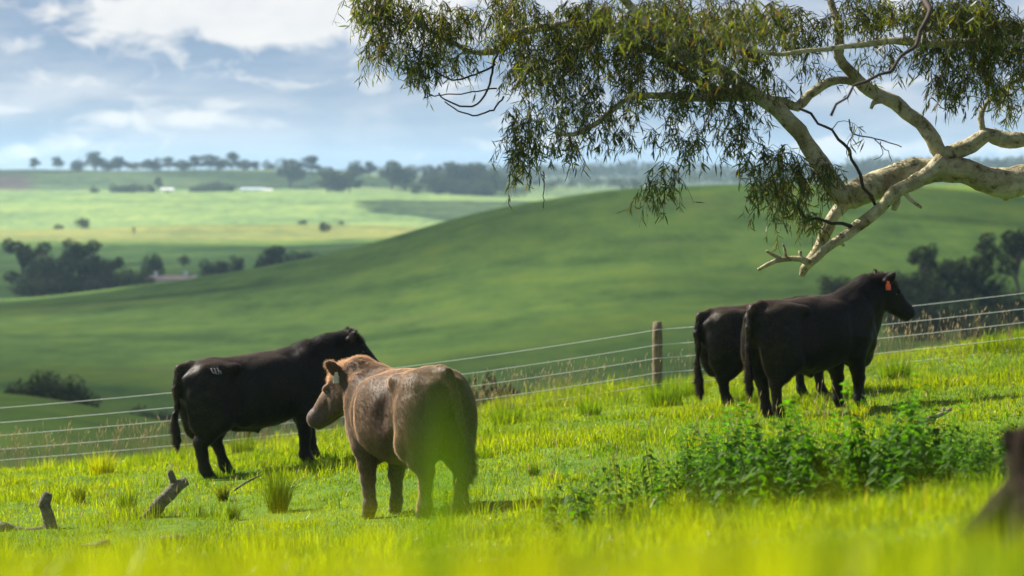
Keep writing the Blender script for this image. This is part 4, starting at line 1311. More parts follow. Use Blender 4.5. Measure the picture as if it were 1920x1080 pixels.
DG = (0.040, 0.075, 0.016); MG = (0.07, 0.13, 0.015); YG = (0.17, 0.21, 0.012)
tuss = [
    ("rush_tussock", "tall dark rush tussock between the black bull's legs and the brown bull", 521, 962, 62, 92, DG, 420),
    ("rush_tussock", "small dark round tussock below the black bull's belly", 418, 940, 30, 36, (0.04, 0.055, 0.02), 160),
    ("rush_tussock", "low dark tussock just left of the tall rushes", 438, 975, 36, 34, DG, 160),
    ("rush_tussock", "dark green tuft left of the forked log", 240, 962, 62, 46, DG, 220),
    ("rush_tussock", "greyish tuft behind the upright grey stub", 148, 945, 40, 42, (0.055, 0.08, 0.022), 160),
    ("grass_tuft", "glowing yellow-green tuft against the fence at the far left", 190, 890, 80, 50, YG, 260),
    ("grass_tuft", "broad leafy tuft at the brow right of the brown bull", 950, 795, 100, 44, MG, 420),
    ("grass_tuft", "small dark tuft in the open grass below the fence", 1000, 892, 34, 26, DG, 120),
    ("grass_tuft", "long grass bank at the foot of the fence post", 1245, 762, 120, 58, MG, 520),
    ("grass_tuft", "long grass clump left of the fence post", 1105, 780, 80, 40, MG, 300),
    ("grass_tuft", "long grass between the post and the half hidden bull", 1290, 745, 80, 48, MG, 320),
    ("grass_tuft", "tall grass clump beside the tagged bull's chest", 1680, 712, 100, 50, MG, 460),
    ("grass_tuft", "bright upright tuft in front of the tagged bull's forefeet", 1612, 788, 50, 40, YG, 160),
    ("grass_tuft", "thick tuft behind the bulls' hind legs", 1390, 760, 110, 46, MG, 380),
    ("grass_tuft", "grass tuft by the hidden fence post behind the black bull", 455, 850, 80, 44, (0.06, 0.10, 0.02), 260),
    ("grass_tuft", "green tuft right of the brown bull's hind feet", 905, 860, 60, 24, MG, 150),
]
for k, (nm, lb, px, py, w_, h_, cc, n_) in enumerate(tuss):
    tussock(nm, lb, px, py, w_, h_, cc, "rush tussocks in the pasture" if nm[0] == 'r' else "long grass tufts in the pasture", 50 + k, n_)

_o = ['', 'first', 'second', 'third', 'fourth', 'fifth', 'sixth', 'seventh', 'eighth', 'ninth']
ORDN = _o[1:] + ['tenth', 'eleventh', 'twelfth', 'thirteenth', 'fourteenth', 'fifteenth', 'sixteenth', 'seventeenth', 'eighteenth', 'nineteenth', 'twentieth'] + ['twenty-' + q for q in _o[1:]] + ['thirtieth'] + ['thirty-' + q for q in _o[1:]] + ['fortieth'] + ['forty-' + q for q in _o[1:]]
# out-of-focus leaves and blades close to the camera
near_t = [
    ("broad_grass_tuft", "blurred broad grass blades close to the lens over the brown bull's rump", 812, 2.05, 0.36, 10, 0.011, (0.05, 0.115, 0.010), .10),
    ("broad_grass_tuft", "blurred grass blades close to the lens below the black bull's hind leg", 372, 2.2, 0.30, 5, 0.006, (0.06, 0.11, 0.012), .12),
]
for k, (nm, lb, px, y_, h_, n_, w_, cc, ln_) in enumerate(near_t):
    R = np.random.default_rng(900 + k)
    c = gx(px, y_)
    x = c[0] + R.normal(0, 0.014, n_); yv = c[1] + R.normal(0, 0.03, n_)
    top = P(px, 590, y_)[2] if k == 0 else P(px, 700, y_)[2]
    hh = (top - c[2]) * R.uniform(0.74, 1.0, n_)
    V, q, t, cl = blades(R, x, yv, hh, R.uniform(0.8, 1.3, n_) * w_, np.array(cc) * R.uniform(.8, 1.2, (n_, 1)), lean=ln_)
    o = mesh_np(nm, V - c, [q, t], M_grass, cl, False); o.location = c
    tag(o, lb, "grass tuft", "blurred tufts close to the lens")

fg = [(1905, 6.2, 935), (1790, 6.6, 955), (1660, 6.0, 975), (1540, 7.0, 965), (1400, 5.6, 1000), (1270, 6.4, 990), (1120, 5.2, 1020), (985, 6.0, 1010), (850, 5.4, 1015), (700, 5.0, 1040), (560, 5.8, 1035), (400, 5.2, 1050), (240, 5.6, 1045), (90, 5.0, 1040), (-20, 5.6, 1030), (1965, 5.2, 960), (1720, 5.0, 1000), (1600, 4.6, 1010)]
fg += [(x_, 2.5 + 0.5 * math.sin(i_ * 2.1), t_) for i_, (x_, t_) in enumerate([(30, 1025), (150, 1040), (300, 1020), (430, 1035), (640, 1030), (760, 1015), (900, 1035), (1050, 1010), (1190, 1000), (1330, 1015), (1480, 985), (1620, 960), (1760, 985), (1870, 965)])]
fg += [(x_ + 8, 2.1 + 0.3 * math.sin(i_ * 1.7), t_) for i_, (x_, t_) in enumerate([(90, 1035), (360, 1030), (510, 1045), (700, 1035), (830, 1030), (970, 1040), (1120, 1015), (1260, 1020), (1410, 1000), (1550, 985), (1690, 990)])]
for k, (px, y_, tp_) in enumerate(fg):
    R = np.random.default_rng(700 + k); c = gx(px, y_); n_ = 260 if y_ > 4 else 210
    sz_ = 0.16 if y_ > 4 else 0.12
    rr_ = sz_ * np.sqrt(R.random(n_)); a = R.random(n_) * 6.283
    h_ = P(px, tp_ - (150 if y_ < 4 else 0), y_)[2] - c[2]
    g_ = MG if px > 1250 and k % 2 else YG
    hh = h_ * R.uniform(.5, 1.05, n_) * (1 - 0.35 * (rr_ / sz_) ** 2)
    V, q, t, cl = blades(R, c[0] + rr_ * np.cos(a), c[1] + rr_ * np.sin(a), hh, R.uniform(.006, .010, n_), np.array(g_ if y_ > 4 or px > 1500 else YG) * R.uniform(.7, 1.3, (n_, 1)), lean=.3, ldir=a)
    o = mesh_np("grass_tuft", V - c, [q, t], M_grass, cl, False); o.location = c
    tag(o, "out-of-focus clump of tall grass along the bottom of the view, %s from the left" % ORDN[sorted(range(len(fg)), key=lambda i: fg[i][0]).index(k)], "grass tuft", "blurred grass clumps at the bottom")

if 'nograss' not in TEST:
    sward()


# ------------------------------------------------------------------ nettles
def nettle_proto(seed, h, loc):
    R = np.random.default_rng(seed)
    root = empty("nettle_plant", loc)
    g = Geo()
    lean = R.normal(0, 0.16, 2)
    nn = int(h / 0.040)
    t = np.linspace(0, 1, nn + 1)
    sp = np.stack([lean[0] * h * t ** 2, lean[1] * h * t ** 2, h * t], 1)
    tube(g, sp, np.linspace(0.0045, 0.0018, nn + 1), 5, col=(0.07, 0.10, 0.03))
    g.build("stem", M_nettle, root)
    V, T, Q, C = [], [], [], []
    off = 0
    rot = R.random() * 6.28
    for i in range(1, nn + 1):
        f = t[i]
        ll = (0.115 * (1 - 0.65 * f) * (0.55 + 0.6 * min(1, f * 4))) * R.uniform(.8, 1.2)
        rot += math.pi / 2 + R.normal(0, .25)
        k = 2 if i < nn - 1 else 4
        for s in range(k):
            a = rot + s * (2 * math.pi / k)
            up = R.uniform(-0.45, 0.15) if f < 0.85 else R.uniform(0.3, 0.9)
            d = np.array((math.cos(a) * math.cos(up), math.sin(a) * math.cos(up), math.sin(up)))
            sd = np.array((-math.sin(a), math.cos(a), 0)); w = ll * 0.36
            b = sp[i] + d * 0.010; nrm = np.cross(d, sd)
            m1 = b + d * ll * .28 ; m2 = b + d * ll * .62 - np.array((0, 0, ll * .10)); tp = b + d * ll - np.array((0, 0, ll * .34))
            fold = np.array((0, 0, w * 0.35))
            V += [b, m1 + sd * w + fold, m1, m1 - sd * w + fold, m2 + sd * w * .72 + fold * .6, m2, m2 - sd * w * .72 + fold * .6, tp]
            Q += [[off + 1, off + 2, off + 5, off + 4], [off + 2, off + 3, off + 6, off + 5]]
            T += [[off, off + 2, off + 1], [off, off + 3, off + 2], [off + 4, off + 5, off + 7], [off + 5, off + 6, off + 7]]
            cc = np.array((0.048, 0.112, 0.008)) * R.uniform(0.6, 1.4) * (1 + 0.6 * (f > .8))
            C += [cc] * 8; off += 8
    mesh_np("leaves", np.array(V), [np.array(T), np.array(Q)], M_nettle, np.array(C), False, root)
    return root


def nettles():
    R = np.random.default_rng(77)
    protos = []
    plants = []
    # (px, depth, height scale)
    lone = [(1020, 21.0, .78, "lone nettle at the left end of the nettle patch"), (1095, 20.2, 1.05, "tall nettle second from the left end of the patch"),
            (828, 24.6, .62, "single nettle sprig standing behind the brown bull's heels"), (1375, 24.2, 1.05, "nettle rising highest in the middle of the patch"),
            (930, 23.0, .42, "tiny nettle shoot in the grass right of the brown bull")]
    for i in range(9):
        protos.append(nettle_proto(300 + i, 0.62 * R.uniform(0.7, 1.2), (0, 0, 0)))
    used = [False] * 9
    def place(px, y, s, lb, grp):
        i = int(R.integers(9))
        if not used[i]: o = protos[i]; used[i] = True
        else: o = copy_tree(protos[i])
        c = gx(px, y)
        o.location = (c[0], c[1], c[2] - 0.01); o.scale = (s,) * 3
        o.rotation_euler = (R.normal(0, .14), R.normal(0, .14), R.random() * 6.28)
        tag(o, lb, "nettle", grp)
    for px, y, s, lb in lone: place(px, y, s, lb, "nettles in the pasture")
    n = 0
    while n < 270:
        px = R.uniform(1020, 1905); y = R.uniform(17.2, 25.5)
        u = (px - 1020) / 880
        # patch: sparse at the left, deep in the middle
        ylo = 19.6 - 1.2 * u; yhi = 21.5 + 3.6 * min(1, u * 2.6) - 1.0 * max(0, u - .75) * 4
        if y < ylo or y > yhi: continue
        if R.random() > 0.22 + 1.9 * u or float(fbm(px / 55.0, y * 1.5, 9.0, 2)) < -0.36: continue
        s = 0.48 + 0.54 * min(1, u * 3) * np.clip(0.75 + 1.1 * float(fbm(px / 70.0, y * 1.3, 3.0, 2)) + R.normal(0, .18), .15, 1.35)
        if u > .9: s *= 0.85
        if u > .6 and y > 21.5: s *= 0.72
        side_ = "left end" if u < .3 else ("middle" if u < .62 else ("right half" if u < .85 else "stump end"))
        dep_ = "at the front edge" if y < ylo + 1.6 else ("at the back edge" if y > yhi - 1.3 else "deep inside")
        sz_ = "short" if s < .62 else ("tall" if s > .85 else "middling")
        place(px, y, s * R.uniform(.8, 1.1), "%s leafy nettle %s of the dense patch, %s" % (sz_, dep_, side_), "%s nettles %s of the patch, %s" % (sz_, dep_, side_))
        n += 1


if 'nonettle' not in TEST:
    nettles()

# ------------------------------------------------------------------ far trees
def crown_cards(R, lobes, n, size, g, pal):
    """many small leaf-clump faces through the crown's volume"""
    wts = np.array([a * b * c for (_, (a, b, c)) in lobes]) ** 0.7
    li = R.choice(len(lobes), n, p=wts / wts.sum())
    c = np.array([l[0] for l in lobes])[li]; r = np.array([l[1] for l in lobes])[li]
    v = R.normal(0, 1, (n, 3)); v /= np.linalg.norm(v, axis=1)[:, None]
    v *= (R.random(n) ** 0.30)[:, None]
    p = c + v * r
    a = R.normal(0, 1, (n, 3)); a /= np.linalg.norm(a, axis=1)[:, None]
    b = np.cross(a, R.normal(0, 1, (n, 3))); b /= np.linalg.norm(b, axis=1)[:, None]
    s = size * R.uniform(0.5, 1.4, (n, 1))
    V = np.stack([p - a * s, p + b * s * .55, p + a * s, p - b * s * .55], 1).reshape(-1, 3)
    col = np.array(pal)[R.integers(len(pal), size=n)] * R.uniform(.7, 1.3, (n, 1))
    g.add(V, [np.arange(n * 4).reshape(-1, 4)], None)
    g.C.append(np.repeat(col, 4, axis=0))


FP = [(0.045, 0.062, 0.030), (0.060, 0.072, 0.036), (0.032, 0.048, 0.026), (0.075, 0.082, 0.040)]
M_ftrunk = simple("far_trunk", (0.16, 0.13, 0.10), 0.9, 0.1)


def far_proto(kind, seed, name="gum_tree"):
    """unit-height tree with its own trunk, limbs and broken crown"""
    R = np.random.default_rng(seed)
    root = empty(name)
    g = Geo(); lobes = []
    if kind == 'spread':
        tube(g, *catmull([(0, 0, -.03), (.01, .01, .15), (-.01, 0, .35), (.02, 0, .6)], [.035, .028, .024, .012], .05), 7)
        for k in range(7):
            a = k * 0.9 + R.random() * .5; d = R.uniform(.14, .32); z = R.uniform(.30, .82)
            e = np.array((math.cos(a) * d, math.sin(a) * d, z))
            tube(g, *catmull([(0, 0, R.uniform(.2, .3)), e * (.5, .5, .8), e], [.018, .012, .005], .06), 5)
            lobes.append((e, (R.uniform(.15, .22), R.uniform(.15, .22), R.uniform(.11, .17))))
        lobes.append((np.array((0, 0, .84)), (.18, .18, .13))); lobes.append((np.array((0, 0, .62)), (.2, .2, .16)))
        n, sz = 1600, .034
    elif kind == 'round':
        tube(g, *catmull([(0, 0, -.03), (.01, .01, .2), (0, 0, .55)], [.045, .035, .015], .05), 7)
        for k in range(17):
            a = k * 0.7 + R.random(); d = R.uniform(.10, .28); z = R.uniform(.16, .80)
            e = np.array((math.cos(a) * d, math.sin(a) * d, z))
            tube(g, *catmull([(0, 0, .2), e * .6, e], [.018, .01, .004], .06), 5)
            lobes.append((e, (R.uniform(.16, .23),) * 2 + (R.uniform(.13, .19),)))
        n, sz = 2000, .032
    elif kind == 'column':
        tube(g, *catmull([(0, 0, -.03), (.015, .01, .3), (-.01, 0, .7), (0, 0, .92)], [.022, .018, .011, .004], .05), 7)
        for k in range(9):
            a = k * 2.1 + R.random(); d = R.uniform(.02, .09); z = .40 + .055 * k + R.normal(0, .01)
            e = np.array((math.cos(a) * d, math.sin(a) * d, z))
            tube(g, *catmull([(0, 0, z - .1), e], [.008, .003], .06), 4)
            lobes.append((e, (R.uniform(.07, .11),) * 2 + (R.uniform(.06, .10),)))
        n, sz = 1300, .019
    elif kind == 'open':
        tube(g, *catmull([(0, 0, -.03), (.02, .01, .2), (-.02, 0, .45), (.01, 0, .8)], [.03, .024, .018, .008], .05), 7)
        for k in range(8):
            a = k * 0.8 + R.random(); d = R.uniform(.08, .28); z = R.uniform(.25, .93)
            e = np.array((math.cos(a) * d, math.sin(a) * d, z))
            tube(g, *catmull([(0, 0, z * .6), e * (.6, .6, .9), e], [.014, .009, .004], .06), 5)
            lobes.append((e, (R.uniform(.11, .18),) * 2 + (R.uniform(.08, .13),)))
        n, sz = 1500, .028
    else:   # bush: wider than tall
        for k in range(4):
            tube(g, *catmull([(0, 0, -.03), (.2 * math.cos(k * 1.6), .2 * math.sin(k * 1.6), .45)], [.03, .01], .1), 5)
        for k in range(11):
            a = k * 0.63 + R.random(); d = R.uniform(.1, .75); z = R.uniform(.25, .62) * (1.1 - d * .5)
            lobes.append((np.array((math.cos(a) * d, math.sin(a) * d, z)), (R.uniform(.28, .4),) * 2 + (R.uniform(.2, .34),)))
        n, sz = 1700, .045
    g.build("trunk", M_ftrunk, root)
    c = Geo(); crown_cards(R, lobes, n, sz, c, FP)
    c.build("crown", M_fartree, root, smooth=False)
    return root


_prot = {}
def far_tree(kind, px, base, top, y, label, group, wide=1.0, name="gum_tree", seed=None, dmin=None):
    """px column, base / top picture rows, y depth (or None: first ground seen there beyond dmin)"""
    c = gx(px, y) if y is not None else gp(px, base, dmin)
    h = (slope(top) * c[1] - c[2])
    if h < 1: h = (base - top) / FPX * c[1]
    R = np.random.default_rng(int(px * 7 + top))
    k = (kind, int(R.integers(3)))
    if k not in _prot:
        o = far_proto(kind, 60 + 10 * k[1] + len(kind), name); _prot[k] = o
    else:
        o = copy_tree(_prot[k]); o.name = name
    o.location = c
    top_f = {'spread': .97, 'round': .95, 'column': .98, 'open': 1.0, 'bush': .82}[kind]
    o.scale = (h / top_f * wide, h / top_f * wide, h / top_f)
    o.rotation_euler = (0, 0, R.random() * 6.28)
    tag(o, label, "tree" if kind != 'bush' else "bush", group)
    return o


ORD = ["first", "second", "third", "fourth", "fifth", "sixth", "seventh", "eighth", "ninth", "tenth", "eleventh", "twelfth", "thirteenth", "fourteenth", "fifteenth", "sixteenth",
       "seventeenth", "eighteenth", "nineteenth", "twentieth", "twenty-first", "twenty-second", "twenty-third", "twenty-fourth", "twenty-fifth", "twenty-sixth", "twenty-seventh", "twenty-eighth", "twenty-ninth", "thirtieth"]
# skyline row on the far ridge
row = [(65, 294, 'spread', 1.0), (109, 292, 'spread', .9), (145, 300, 'round', 1.2), (180, 282, 'spread', 1.1), (205, 296, 'round', 1.2), (224, 292, 'spread', 1.2), (252, 302, 'round', 1.5), (278, 297, 'spread', 1.3), (292, 292, 'round', .9),
       (316, 292, 'spread', 1.1), (345, 296, 'round', 1.3), (366, 290, 'spread', 1.2), (394, 288, 'spread', 1.2), (412, 297, 'round', 1.2), (436, 283, 'spread', 1.0), (458, 297, 'round', 1.2), (478, 301, 'spread', 1.1), (506, 302, 'round', 1.2)]
for k, (px, tp_, kd, wd) in enumerate(row):
    far_tree(kd, px, 318, tp_ + 1, 2560 + 20 * math.sin(k * 2.3), "blue-hazed gum on the far skyline ridge, %s from the left" % ORD[k], "gums along the far skyline ridge", wd * 1.35)
# trees stepping down the ridge to the right
row2 = [(545, 352, 297, 'spread', 1.1), (562, 340, 300, 'round', 1.0), (584, 336, 291, 'spread', 1.2), (615, 368, 312, 'spread', 1.0), (632, 366, 325, 'round', 1.2), (655, 366, 318, 'spread', 1.0), (668, 335, 298, 'round', 1.1), (692, 338, 302, 'spread', 1.1),
        (735, 348, 300, 'spread', 1.0), (760, 350, 305, 'round', 1.1), (780, 362, 345, 'round', 1.1), (805, 355, 308, 'spread', .9), (822, 360, 322, 'round', 1.0), (848, 352, 302, 'spread', 1.2), (868, 350, 300, 'round', 1.1), (892, 352, 303, 'spread', 1.2), (905, 362, 330, 'round', 1.1), (860, 362, 335, 'round', 1.3), (925, 368, 318, 'spread', 1.0)]
for k, (px, b, tp_, kd, wd) in enumerate(row2):
    y_ = 2500 if b < 345 else (2330 if b < 358 else 2240)
    far_tree(kd, px, b, tp_, y_, "dusky gum among those stepping down the far ridge, %s from the left" % ORD[k], "gums stepping down the far ridge", wd * 1.2)
# scattered trees and bushes in the middle distance
mid_t = [('bush', 222, 359, 343, 2215, 1.0, "low dark bush at the left end of the far hedge"), ('bush', 250, 359, 341, 2220, 1.2, "dark bush in the middle of the far hedge"), ('round', 283, 359, 342, 2225, 1.0, "rounder tree at the right end of the far hedge"), ('spread', 297, 357, 331, 2290, .9, "thin gum standing behind the far hedge beside the small shed"),
         ('bush', 372, 360, 345, 2215, 1.0, "brownish bush left in the clump by the farm sheds"), ('bush', 402, 359, 340, 2215, 1.1, "dark bush in the middle of the clump by the farm sheds"), ('round', 432, 359, 343, 2215, 1.1, "bush next to the larger farm shed"),
         ('bush', 176, 362, 348, 2150, .55, "lone small round tree above the bright field"),
         ('bush', 112, 431, 419, 1545, .9, "small grey bush at the foot of the bright field"), ('bush', 155, 430, 408, 1545, .7, "dense dark tree at the foot of the bright field"),
         ('bush', 607, 447, 414, 1440, .62, "lone dark round tree on the olive field"), ('bush', 568, 422, 411, 1600, .8, "faint small tree behind the olive field"), ('bush', 640, 424, 414, 1620, .6, "faint bush right of the lone round tree"), ('column', 251, 446, 425, 1430, 1.0, "thin bare sapling on the olive field"),
         ('bush', 288, 512, 474, 830, .42, "egg-shaped dark tree left of the long low farmhouse"), ('bush', 345, 500, 478, 1000, .5, "faint tree above the farmhouse roof"), ('bush', 398, 508, 484, 850, .8, "dark bush left in the hollow behind the green hill"), ('round', 418, 508, 486, 850, .9, "second dark bush in the hollow behind the green hill"), ('round', 445, 506, 478, 860, .9, "taller tree in the hollow behind the green hill"),
         ('round', 500, 497, 465, 860, 1.1, "dark tree at the left of the hollow's clump"), ('spread', 518, 496, 459, 860, 1.0, "tallest gum of the hollow's clump"), ('bush', 548, 490, 467, 870, 1.0, "broad bush tailing off right in the hollow"), ('bush', 580, 484, 468, 880, .8, "small bush at the right end of the hollow")]
for (kd, px, b, tp_, y_, wd, lb) in mid_t:
    far_tree(kd, px, b, tp_, y_, lb, "trees dotted over the valley fields", wd, name="bush" if kd == 'bush' else "gum_tree")
# big clump at the left
clump = [('open', 42, 520, 440, 790, 1.05, "tall ragged gum at the left end of the dark clump"), ('open', 78, 545, 452, 760, 1.0, "leaning open gum second in the dark clump"), ('round', 100, 548, 470, 745, 1.0, "dense tree low in the dark clump's left half"), ('open', 150, 545, 449, 750, 1.0, "tall open crowned gum in the middle of the dark clump"),
         ('round', 128, 546, 480, 735, 1.1, "broad tree in front of the dark clump's middle"), ('spread', 170, 542, 474, 745, 1.1, "spreading gum right of the clump's middle"), ('round', 192, 540, 478, 740, 1.0, "round tree near the right of the dark clump"), ('open', 205, 538, 476, 748, 1.0, "thin crowned gum near the clump's right end"), ('bush', 218, 536, 496, 735, .9, "bushy tree closing the right end of the dark clump"), ('bush', 88, 550, 508, 730, 1.0, "low bush at the front of the dark clump"), ('bush', 255, 522, 506, 760, .7, "small bush between the dark clump and the farmhouse")]
for (kd, px, b, tp_, y_, wd, lb) in clump:
    far_tree(kd, px, b, tp_, y_, lb, "dark clump of gums in the valley", wd)
# right-hand gully trees
gully = [('round', 1563, 555, 512, 400, 1.0, "small dark tree behind the tagged bull's withers"), ('open', 1735, 590, 447, 410, .85, "tall airy gum left in the gully group"), ('column', 1845, 600, 428, 400, 1.05, "slender column-shaped gum in the gully"), ('open', 1908, 600, 424, 395, .95, "tall spreading gum at the right edge of the gully"),
         ('round', 1700, 585, 500, 380, 1.0, "dense tree at the left of the gully behind the bull's head"), ('spread', 1775, 590, 484, 385, 1.1, "broad gum in the middle of the gully"), ('round', 1742, 592, 512, 365, 1.15, "dark round tree low in the gully"), ('spread', 1815, 592, 482, 380, 1.0, "gum with a rounded dark crown beside the column gum"), ('round', 1690, 600, 528, 355, 1.0, "lower left tree of the gully group"),
         ('bush', 1720, 612, 560, 340, .8, "wide bush at the front of the gully"), ('round', 1870, 600, 510, 380, 1.0, "bushy tree right of the column gum"), ('bush', 1812, 612, 562, 340, .7, "purplish bush in the gully's front row"), ('bush', 1905, 605, 540, 350, .8, "bush at the right edge below the spreading gum"), ('bush', 1860, 640, 588, 300, .7, "dark bush lowest in the gully"), ('round', 1640, 590, 545, 380, .8, "small tree showing under the tagged bull's chin"), ('bush', 1925, 650, 600, 290, .7, "dark bush cut by the right edge above the fence")]
for (kd, px, b, tp_, y_, wd, lb) in gully:
    far_tree(kd, px, b, tp_, y_, lb, "trees in the gully at the right", wd)
far_tree('bush', 85, 740, 697, 222, "dark rounded bush on the near fold at the left", "bushes on the near folds", .85, name="bush")
far_tree('bush', 128, 748, 716, 222, "lower end of the dark bush group on the near fold", "bushes on the near folds", .8, name="bush")
far_tree('bush', 40, 732, 714, 222, "low spreading bush left of the dark rounded bush", "bushes on the near folds", .9, name="bush")
far_tree('bush', 290, 786, 758, 240, "small dark bush at the end of the near fold beside the black bull's tail", "bushes on the near folds", .8, name="bush")
far_tree('bush', 915, 790, 708, 95, "dark bush just over the brow right of the brown bull", "bushes on the near folds", .50, name="bush")

# distant woods that read as one mass
def far_wood(name, label, spans, seed, ysp=60):
    R = np.random.default_rng(seed); g = Geo()
    for (x0, x1, top, y, n) in spans:
        for k in range(n):
            px = x0 + (x1 - x0) * (k + R.random()) / n
            yy_ = y + R.normal(0, ysp); c = gx(px, yy_)
            h = max(4.0, slope(top + R.normal(0, 3.5)) * yy_ - c[2]); h = min(h, 34)
            lob = [(c + np.array((R.normal(0, h * .3), R.normal(0, h * .3), h * R.uniform(.45, .8))), (h * .34, h * .34, h * .26)) for _ in range(4)]
            crown_cards(R, lob, 150, h * .07, g, FP)
            tube(g, np.array([c, c + (0, 0, h * .5)]), np.array([h * .03, h * .015]), 5, col=(0.06, 0.05, 0.04))
    o = g.build(name, M_fartree, smooth=False)
    tag(o, label, "far wood", kind="stuff")

far_wood("far_wood", "blue mass of distant woodland along the horizon at centre and right",
         [(920, 1010, 308, 3100, 12), (1010, 1120, 306, 3400, 12), (1120, 1250, 305, 3500, 15), (1250, 1420, 308, 3500, 18), (1420, 1600, 304, 3300, 24), (1600, 1760, 295, 3200, 34), (1760, 1960, 286, 3100, 44), (940, 1200, 332, 2450, 26), (930, 985, 345, 2200, 7), (1200, 1500, 322, 2800, 20)], 5)
far_wood("far_shelterbelt", "low scrub filling in between the gums on the far ridge", [(140, 540, 304, 2600, 40), (540, 720, 318, 2560, 16), (720, 930, 322, 2450, 20), (560, 700, 345, 2330, 9), (760, 930, 345, 2300, 14)], 6, 15)

# ------------------------------------------------------------------ farm buildings
M_white = simple("white_sheet", (0.78, 0.78, 0.76), 0.5, 0.4)
M_roofb = simple("blue_grey_roof", (0.42, 0.50, 0.56), 0.45, 0.4)
M_roofp = simple("faded_tile_roof", (0.27, 0.20, 0.19), 0.7, 0.2)
M_dark = simple("dark_opening", (0.03, 0.03, 0.035), 0.6, 0.2)


def shed(name, label, px, y, w, d, h, rot, wallm, roofm, doors=1, cat="shed", windows=0, chim=0):
    c = gx(px, y)
    root = empty(name, tuple(c), rot); tag(root, label, cat)
    rh = h * 0.38
    V = [(-w / 2, -d / 2, -1), (w / 2, -d / 2, -1), (w / 2, d / 2, -1), (-w / 2, d / 2, -1), (-w / 2, -d / 2, h), (w / 2, -d / 2, h), (w / 2, d / 2, h), (-w / 2, d / 2, h), (-w / 2, 0, h + rh), (w / 2, 0, h + rh)]
    mesh_np("wall", np.array(V), [np.array([[0, 1, 5, 4], [2, 3, 7, 6], [3, 2, 1, 0]]), np.array([[1, 2, 6, 9, 5], [3, 0, 4, 8, 7]])], wallm, None, False, root)
    e = 0.4; t = 0.12
    rv = []
    for s in (-1, 1):
        k = rh / (d / 2)
        a = [(-w / 2 - e, s * (d / 2 + e), h - e * k + .02), (w / 2 + e, s * (d / 2 + e), h - e * k + .02), (w / 2 + e, 0, h + rh + .02), (-w / 2 - e, 0, h + rh + .02)]
        rv.append(a + [(x, y_, z + t) for x, y_, z in a])
    for a in rv:
        q = np.array([[0, 3, 2, 1], [4, 5, 6, 7], [0, 1, 5, 4], [1, 2, 6, 5], [2, 3, 7, 6], [3, 0, 4, 7]])
        o = mesh_np("roof", np.array(a), [q], roofm, None, False, root)
        if chim and a is rv[0]:
            for s in (-1, 1):
                x0 = s * w * .3; zz = h + rh
                Vc = np.array([(x0 + dx * .45, 0 + dy * .45, zz + z) for z in (-.6, 1.3) for dx, dy in ((-1, -1), (1, -1), (1, 1), (-1, 1))])
                mesh_np("chimney", Vc, [np.array([[0, 1, 5, 4], [1, 2, 6, 5], [2, 3, 7, 6], [3, 0, 4, 7], [4, 5, 6, 7]])], wallm, None, False, o)
    def panel(nm, x0, x1, z0, z1, m):
        yv = -d / 2
        Vp = np.array([(x0, yv - .04, z0), (x1, yv - .04, z0), (x1, yv - .04, z1), (x0, yv - .04, z1), (x0, yv + .02, z0), (x1, yv + .02, z0), (x1, yv + .02, z1), (x0, yv + .02, z1)])
        mesh_np(nm, Vp, [np.array([[0, 1, 2, 3], [0, 4, 5, 1], [1, 5, 6, 2], [2, 6, 7, 3], [3, 7, 4, 0]])], m, None, False, root)
    for k in range(doors):
        x0 = -w / 2 + w * (k + .5) / doors
        panel("door", x0 - w * .13 / doors * 1.5, x0 + w * .13 / doors * 1.5, 0, h * .75, M_dark)
    for k in range(windows):
        x0 = -w / 2 + w * (k + .25) / windows
        panel("window", x0 - .5, x0 + .5, h * .4, h * .75, M_dark)
    return root


shed("farm_shed", "small white shed beside the far hedge", 314, 2212, 9.5, 7, 3.6, .15, M_white, M_white)
shed("farm_shed", "larger white shed with a pale blue-grey roof right of the far clump", 474, 2212, 18, 9, 3.6, -.15, M_white, M_roofb, 2)
shed("farm_shed", "little white outbuilding right of the larger farm shed", 503, 2205, 6.5, 5, 3.0, .1, M_white, M_white)
shed("farmhouse", "long low farmhouse with a faded roof and pale ends behind the green hill", 320, 800, 14, 6, 2.6, .05, M_white, M_roofp, 1, "farmhouse", 3, 1)

# ------------------------------------------------------------------ clouds that shade the valley
def cloud_mat():
    m, n = mat_new("drifting_cloud")
    g = n.new('ShaderNodeNewGeometry')
    a = n.noise(g.outputs['Position'], 0.006, 4, 0.55)
    f = n.ramp(a, [(0.40, 0.25), (0.55, 0.62)])
    d = n.new('ShaderNodeBsdfDiffuse'); d.inputs[0].default_value = (0.9, 0.9, 0.92, 1)
    t = n.new('ShaderNodeBsdfTranslucent'); t.inputs[0].default_value = (0.9, 0.9, 0.92, 1)
    s = n.new('ShaderNodeMixShader'); s.inputs[0].default_value = 0.5
    n.put(s.inputs[1], d.outputs[0]); n.put(s.inputs[2], t.outputs[0])
    tr = n.new('ShaderNodeBsdfTransparent')
    mx = n.new('ShaderNodeMixShader'); n.put(mx.inputs[0], f); n.put(mx.inputs[1], tr.outputs[0]); n.put(mx.inputs[2], s.outputs[0])
    out(n, mx.outputs[0])
    return m


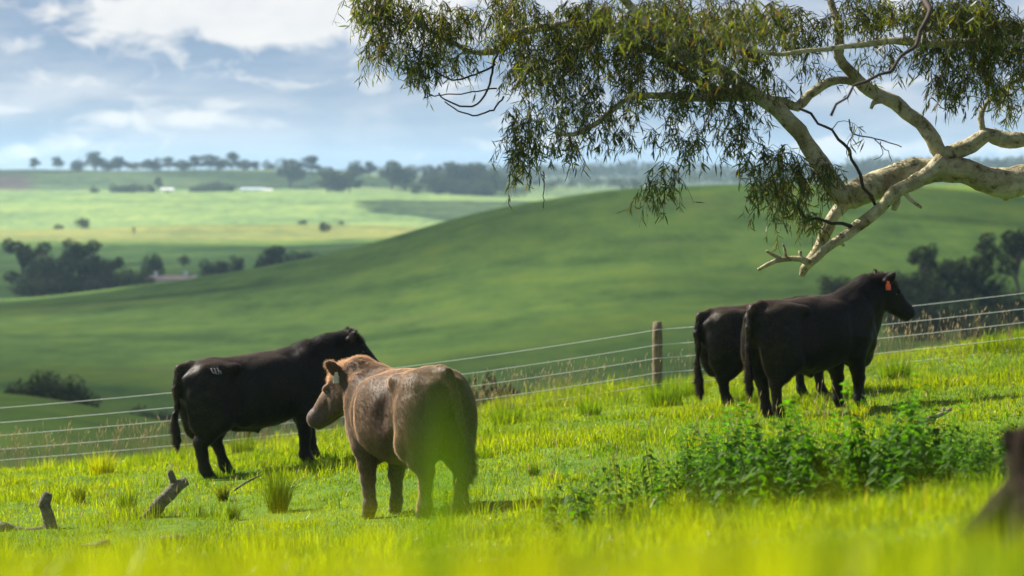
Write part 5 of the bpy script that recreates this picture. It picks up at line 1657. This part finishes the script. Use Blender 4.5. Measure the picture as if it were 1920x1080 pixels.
M_cloud = cloud_mat()
CA = 420.0
def cloud(label, gx_, gy_, rx, ry, rz=28, seed=0):
    """a flat-based cumulus whose shadow falls at ground point (gx_, gy_)"""
    k = (CA + 15) / math.tan(SUN_EL)
    c = np.array((gx_ - math.sin(SUN_AZ) * k, gy_ + math.cos(SUN_AZ) * k, CA))
    Vb, q = uvball(np.zeros(3), 1.0, 72, 36)
    n_ = 1 + 0.22 * fbm(Vb[:, 0] * 3 + seed * 9, Vb[:, 1] * 3, Vb[:, 2] * 3, 3)
    Vb = Vb * n_[:, None] * (rx, ry, rz)
    Vb[:, 2] = np.where(Vb[:, 2] < 0, Vb[:, 2] * .4, Vb[:, 2])
    o = mesh_np("cloud", Vb, [q], M_cloud, None, True); o.location = c
    tag(o, label, "cloud", kind="stuff")

cloud("long grey cloud drifting over the near green hill", -60, 335, 300, 262, seed=1)
cloud("flat cloud drifting over the valley fields behind the hill", -60, 1010, 560, 320, seed=2)
cloud("thin cloud drifting over the upper slope of the far ridge", -420, 2420, 420, 110, seed=3)
cloud("thin cloud drifting over the right part of the bright far field", 150, 1880, 260, 130, seed=4)

# ------------------------------------------------------------------ air
def haze():
    x0, x1, y0, y1 = -9500, 9500, -40, 9200
    z0, z1 = float(ZZ.min()) - 1.0, 75.0
    Vb = np.array([(x, y, z) for z in (z0, z1) for x, y in ((x0, y0), (x1, y0), (x1, y1), (x0, y1))])
    m, n = mat_new("haze_air")
    v = n.new('ShaderNodeVolumePrincipled')
    v.inputs['Color'].default_value = (0.52, 0.74, 1.0, 1)
    v.inputs['Density'].default_value = 0.000112
    v.inputs['Anisotropy'].default_value = 0.35
    out(n, None, v.outputs[0])
    m.cycles.homogeneous_volume = True if hasattr(m.cycles, 'homogeneous_volume') else True
    o = mesh_np("haze", Vb, [np.array([[3, 2, 1, 0], [4, 5, 6, 7], [0, 1, 5, 4], [1, 2, 6, 5], [2, 3, 7, 6], [3, 0, 4, 7]])], m, None, False)
    tag(o, "thin blue air filling the valley", "haze", kind="stuff")


if 'nohaze' not in TEST:
    haze()
